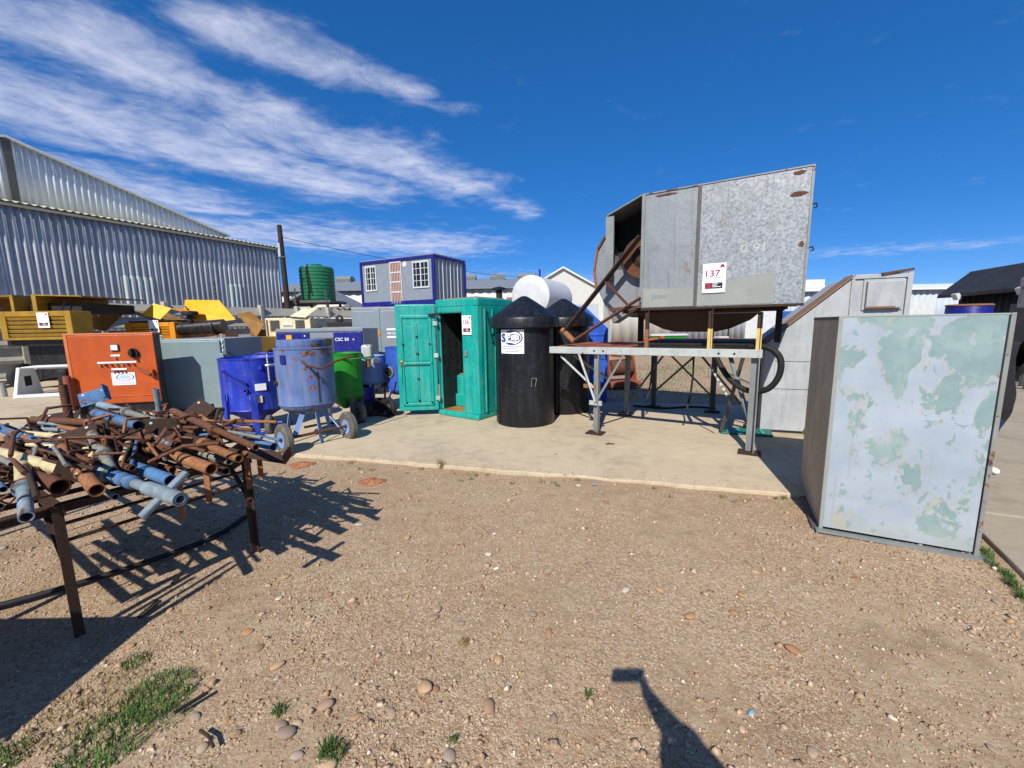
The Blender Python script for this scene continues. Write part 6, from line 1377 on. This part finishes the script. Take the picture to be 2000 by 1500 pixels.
def edge_spill(n):
    x = NR.uniform(-3.6, 3.6, n*2); d = np.abs(NR.normal(0, .11, n*2)); y = slab_front(x)+d+.01; return x[:n], y[:n]
ex, ey = edge_spill(2600)
m_ = MB(); er = random.Random(6)
for x, y in zip(ex, ey):
    r = .004*math.exp(er.gauss(0, .45)); a = er.uniform(0, 6.28); c, s_ = math.cos(a)*r, math.sin(a)*r; z = .0305
    m_.add([(x+c*1.3, y+s_*1.3, z), (x-s_, y+c, z), (x-c*1.3, y-s_*1.3, z), (x+s_, y-c, z), (x, y, z+r*.9)], [(0, 1, 4), (1, 2, 4), (2, 3, 4), (3, 0, 4)])
tag(m_.build('spilled_grit', M['pebbles']), 'grit spilled from the gravel over the slab edge', 'grit', kind='stuff')
def stone_mesh(seed):
    r = random.Random(seed); bm = bmesh.new(); bmesh.ops.create_icosphere(bm, subdivisions=2, radius=1)
    ph_ = [r.uniform(0, 6.28) for _ in range(6)]
    for v in bm.verts:
        c = v.co.copy(); k = 1+.1*math.sin(3*c.x+ph_[0])*math.sin(2.5*c.y+ph_[1])+.07*math.sin(5*c.z+4*c.x+ph_[2])
        v.co = c*k
    me = bpy.data.meshes.new('stone'); bm.to_mesh(me); bm.free(); me.polygons.foreach_set('use_smooth', [True]*len(me.polygons)); me.materials.append(M['stone']); return me
SM = [stone_mesh(k) for k in range(6)]
def stone(x, y, r, label, group=None, flat=.55, el=1.3, rz=None):
    o = bpy.data.objects.new('stone', rnd.choice(SM)); COL.objects.link(o)
    o.scale = (r*el, r, r*flat); o.rotation_euler = (rnd.uniform(-.2, .2), rnd.uniform(-.2, .2), rnd.uniform(0, 6.28) if rz is None else rz)
    o.location = (x, y, float(gz(np.float64(x), np.float64(y)))+r*flat*.45); return tag(o, label, 'stone', group)
for x, y, r, lb in ((-.4496, 1.7727, .034, 'largest pale oval stone, alone on the gravel near the bottom'), (-.4897, 2.334, .028, 'tan stone of the touching pair on the open gravel'), (-.5031, 2.2597, .027, 'brown stone of the touching pair on the open gravel'),
                    (-.1317, 1.6618, .03, 'large grey tan stone with an orange one beside it'), (-.9, 1.69, .03, 'long cream stone left of the large pale oval one'), (-1.0169, 1.564, .035, 'broad tan flat stone near the lower left grass'),
                    (-.7755, 1.4228, .032, 'tan rough stone at the foot of the bottom grass tuft'), (1.49, 1.9743, .03, 'pale flat stone right of the photographer shadow'), (-1.65, 1.83, .03, 'cream stone among the grass at lower left')):
    stone(x, y, r, lb)
SR = random.Random(8); cnt = 0
while cnt < 150:
    y = .95+4.2*SR.random()**1.25; x = SR.uniform(-1, 1)*(y*1.25+.6)
    if not in_gravel(np.float64(x), np.float64(y)): continue
    cl_ = math.exp(-((x-.55)**2+(y-2.2)**2)/.6)+math.exp(-((x+1.0)**2+(y-1.5)**2)/.8)+.35
    if SR.random() > cl_: continue
    zl = 'among the grass at the lower left' if x < -1.0 and y < 2 else ('near the photographer shadow' if x > .2 and y < 2 else ('near the bottom edge' if y < 1.7 else ('beside the table shadow' if x < -1 else ('before the peeling box' if x > 1.4 else ('in front of the slab' if y > 3.2 else 'on the open middle ground')))))
    stone(x, y, SR.uniform(.011, .026), 'small rounded stone lying loose '+zl, 'loose stones on the gravel', SR.uniform(.4, .65), SR.uniform(1.1, 1.7)); cnt += 1

def tuft(x, y, rad, n, h, label, mat, group='grass tufts on the gravel'):
    r = random.Random(int(x*1000+y*77)); m_ = MB()
    for i in range(n):
        a = r.uniform(0, 6.28); d = rad*math.sqrt(r.random()); bx_, by_ = d*math.cos(a), d*math.sin(a); hh = h*r.uniform(.4, 1); b = r.uniform(0, 6.28); ln = hh*r.uniform(.3, 1.1); w_ = r.uniform(.0016, .003)
        px, py = -math.sin(b)*w_, math.cos(b)*w_
        p0 = (bx_, by_, 0); p1 = (bx_+math.cos(b)*ln*.4, by_+math.sin(b)*ln*.4, hh*.75); p2 = (bx_+math.cos(b)*ln, by_+math.sin(b)*ln, hh)
        m_.add([(p0[0]-px, p0[1]-py, -.01), (p0[0]+px, p0[1]+py, -.01), (p1[0]+px*.7, p1[1]+py*.7, p1[2]), (p1[0]-px*.7, p1[1]-py*.7, p1[2]), p2], [(0, 1, 2, 3), (3, 2, 4)])
    me_n = 'grass_tuft'; me = bpy.data.meshes.new(me_n); me.from_pydata(m_.v, [], m_.f); me.materials.append(mat); o = bpy.data.objects.new(me_n, me); COL.objects.link(o); o.location = (x, y, float(gz(np.float64(x), np.float64(y)))); return tag(o, label, 'grass', group)
for (x, y, rad, n, h, lb, mt) in ((-1.750, 1.767, .15, 620, .05, 'densest dark green grass tuft at lower left', 'grass'), (-1.786, 1.536, .16, 560, .05, 'green grass tuft nearest the lower left corner', 'grass'), (-2.005, 1.709, .22, 420, .04, 'thin yellowish grass patch between the two green tufts', 'drygrass'),
                                    (-0.772, 1.471, .055, 170, .05, 'small green tuft behind the rough tan stone at the bottom', 'grass'), (-2.136, 1.478, .08, 150, .05, 'grass tuft cut by the left picture edge', 'grass'), (-2.033, 1.964, .06, 90, .04, 'small grass tuft above the dense one', 'grass'), (-1.602, 1.663, .08, 90, .035, 'sparse grass beside the black rubber strip', 'grass'),
                                    (-0.901, 4.923, .04, 60, .14, 'spindly dry weed standing at the slab edge', 'drygrass'), (0.341, 1.715, .02, 50, .03, 'tiny green tuft alone left of the shadow', 'grass'), (-0.277, 1.516, .02, 40, .03, 'tiny green sprig near the bottom centre', 'grass'), (-1.106, 1.667, .03, 60, .04, 'little green sprig above the broad tan stone', 'grass'), (-0.295, 2.052, .03, 40, .03, 'dry sprig behind a tan stone in the middle', 'drygrass')):
    tuft(x, y, rad, n, h, lb, M[mt])
for k in range(26):
    x = rnd.uniform(-2.6, 3.3); y = slab_front(x)-rnd.uniform(.02, .35); tuft(x, y, rnd.uniform(.015, .05), 22, .035, 'low weed sprig growing along the slab edge', M['grass' if k % 3 else 'drygrass'], 'weeds along the slab edge')
for k in range(26):
    t = rnd.random(); x = 3.2+t*.6; y = 2.3+t*.95; tuft(x+rnd.uniform(-.06, -.01), y, .03, 30, .05, 'weeds growing along the road edge beside the peeling box', M['grass'], 'weeds along the road edge')
def far_grass():
    m_ = MB(); r = random.Random(2)
    for i in range(5200):
        x = r.uniform(2.0, 8.5); y = r.uniform(9.3, 17.)
        if r.random() > .5+.5*math.sin(x*1.3)*math.sin(y*.9+1): continue
        b = r.uniform(0, 6.28); h = r.uniform(.03, .09); w_ = .008; c, s_ = math.cos(b), math.sin(b)
        m_.add([(x-s_*w_, y+c*w_, -.01), (x+s_*w_, y-c*w_, -.01), (x+c*h*.6, y+s_*h*.6, h)], [(0, 1, 2)])
    tag(m_.build('far_grass', M['grass']), 'patchy grass on the dirt yard seen beneath the steel stand', 'grass', kind='stuff')
far_grass()
# heaps of red soil and litter
def heap(x, y, r_, h, label):
    r = random.Random(int(x*91)); vs = [(0, 0, h)]; fs = []; n = 26
    for j in range(1, 7):
        for i in range(n):
            a = 6.283*i/n; k = j/6; rr_ = r_*k*(1+.12*math.sin(3*a)+r.uniform(-.06, .06)); vs.append((rr_*math.cos(a)*1.25, rr_*math.sin(a), max(-.02, h*(1-k)**1.1*r.uniform(.75, 1.2)-.005*k)))
    for i in range(n): fs.append((0, 1+i, 1+(i+1) % n))
    for j in range(5):
        for i in range(n): a, b = 1+j*n+i, 1+j*n+(i+1) % n; fs.append((a, a+n, b+n, b))
    o = MB().add(vs, fs).build('soil_heap', M['soil'], smooth=80); o.location = (x, y, -.005); return tag(o, label, 'soil')
heap(-1.62, 4.47, .13, .055, 'small orange soil heap in front of the slab'); heap(-2.75, 5.12, .13, .04, 'flat smear of red soil by the slab edge near the wheel')
for x, y, w_, lb in ((0.874, 4.255, .03, 'blue plastic scrap at the slab edge'), (0.913, 4.048, .022, 'smaller blue plastic scrap on the gravel'), (0.563, 5.248, .02, 'blue scrap on the concrete'), (1.050, 1.609, .018, 'pale blue scrap right of the photographer shadow'), (-0.173, 3.260, .015, 'white paper scrap on the gravel above the other'), (-0.137, 2.750, .02, 'white paper scrap in the middle of the gravel')):
    zz = .036 if y > slab_front(x) else float(gz(np.float64(x), np.float64(y)))+.006
    o = MB().add([(-w_, -w_*.5, .002), (w_*.2, -w_*.7, .008), (w_, -w_*.1, .004), (w_*.6, w_*.6, .012), (-w_*.4, w_*.7, .003), (0, 0, .014)], [(0, 1, 5), (1, 2, 5), (2, 3, 5), (3, 4, 5), (4, 0, 5)]).build('litter_scrap', M['litter'] if 'blue' in lb else M['paper']); o.location = (x, y, zz); tag(o, lb, 'litter')
x, y = -1.536, 1.701; tag(MB().beam((x-.04, y-.05, .008), (x+.04, y+.05, .012), .018, .008).build('rubber_strip', M['black']), 'short black rubber strip lying beside the grass', 'rubber strip')
x, y = -1.334, 1.533; tag(MB().path([(x-.06, y+.03, .01), (x, y, .014), (x+.05, y-.04, .008)], .007, 6).build('twig', M['wood']), 'dark twig lying near the lower left stones', 'twig')
x, y = -2.310, 2.323; tag(MB().beam((x, y-.04, .01), (x+.02, y+.09, .03), .03, .012).build('wood_offcut', M['wood']), 'dark wooden offcut on the gravel beside the near table leg', 'offcut')
x, y = 1.376, 5.665; tag(MB().path([(x-.05, y, .036), (x, y+.01, .045), (x+.03, y-.01, .038), (x+.07, y, .04)], .009, 6).build('rust_flake', M['rustdark']), 'dark clump of rust flakes on the concrete before the stand', 'rust flakes')
x, y = 2.340, 2.574; stone(x, y, .022, 'grey stone lying in front of the peeling box', None, .4)
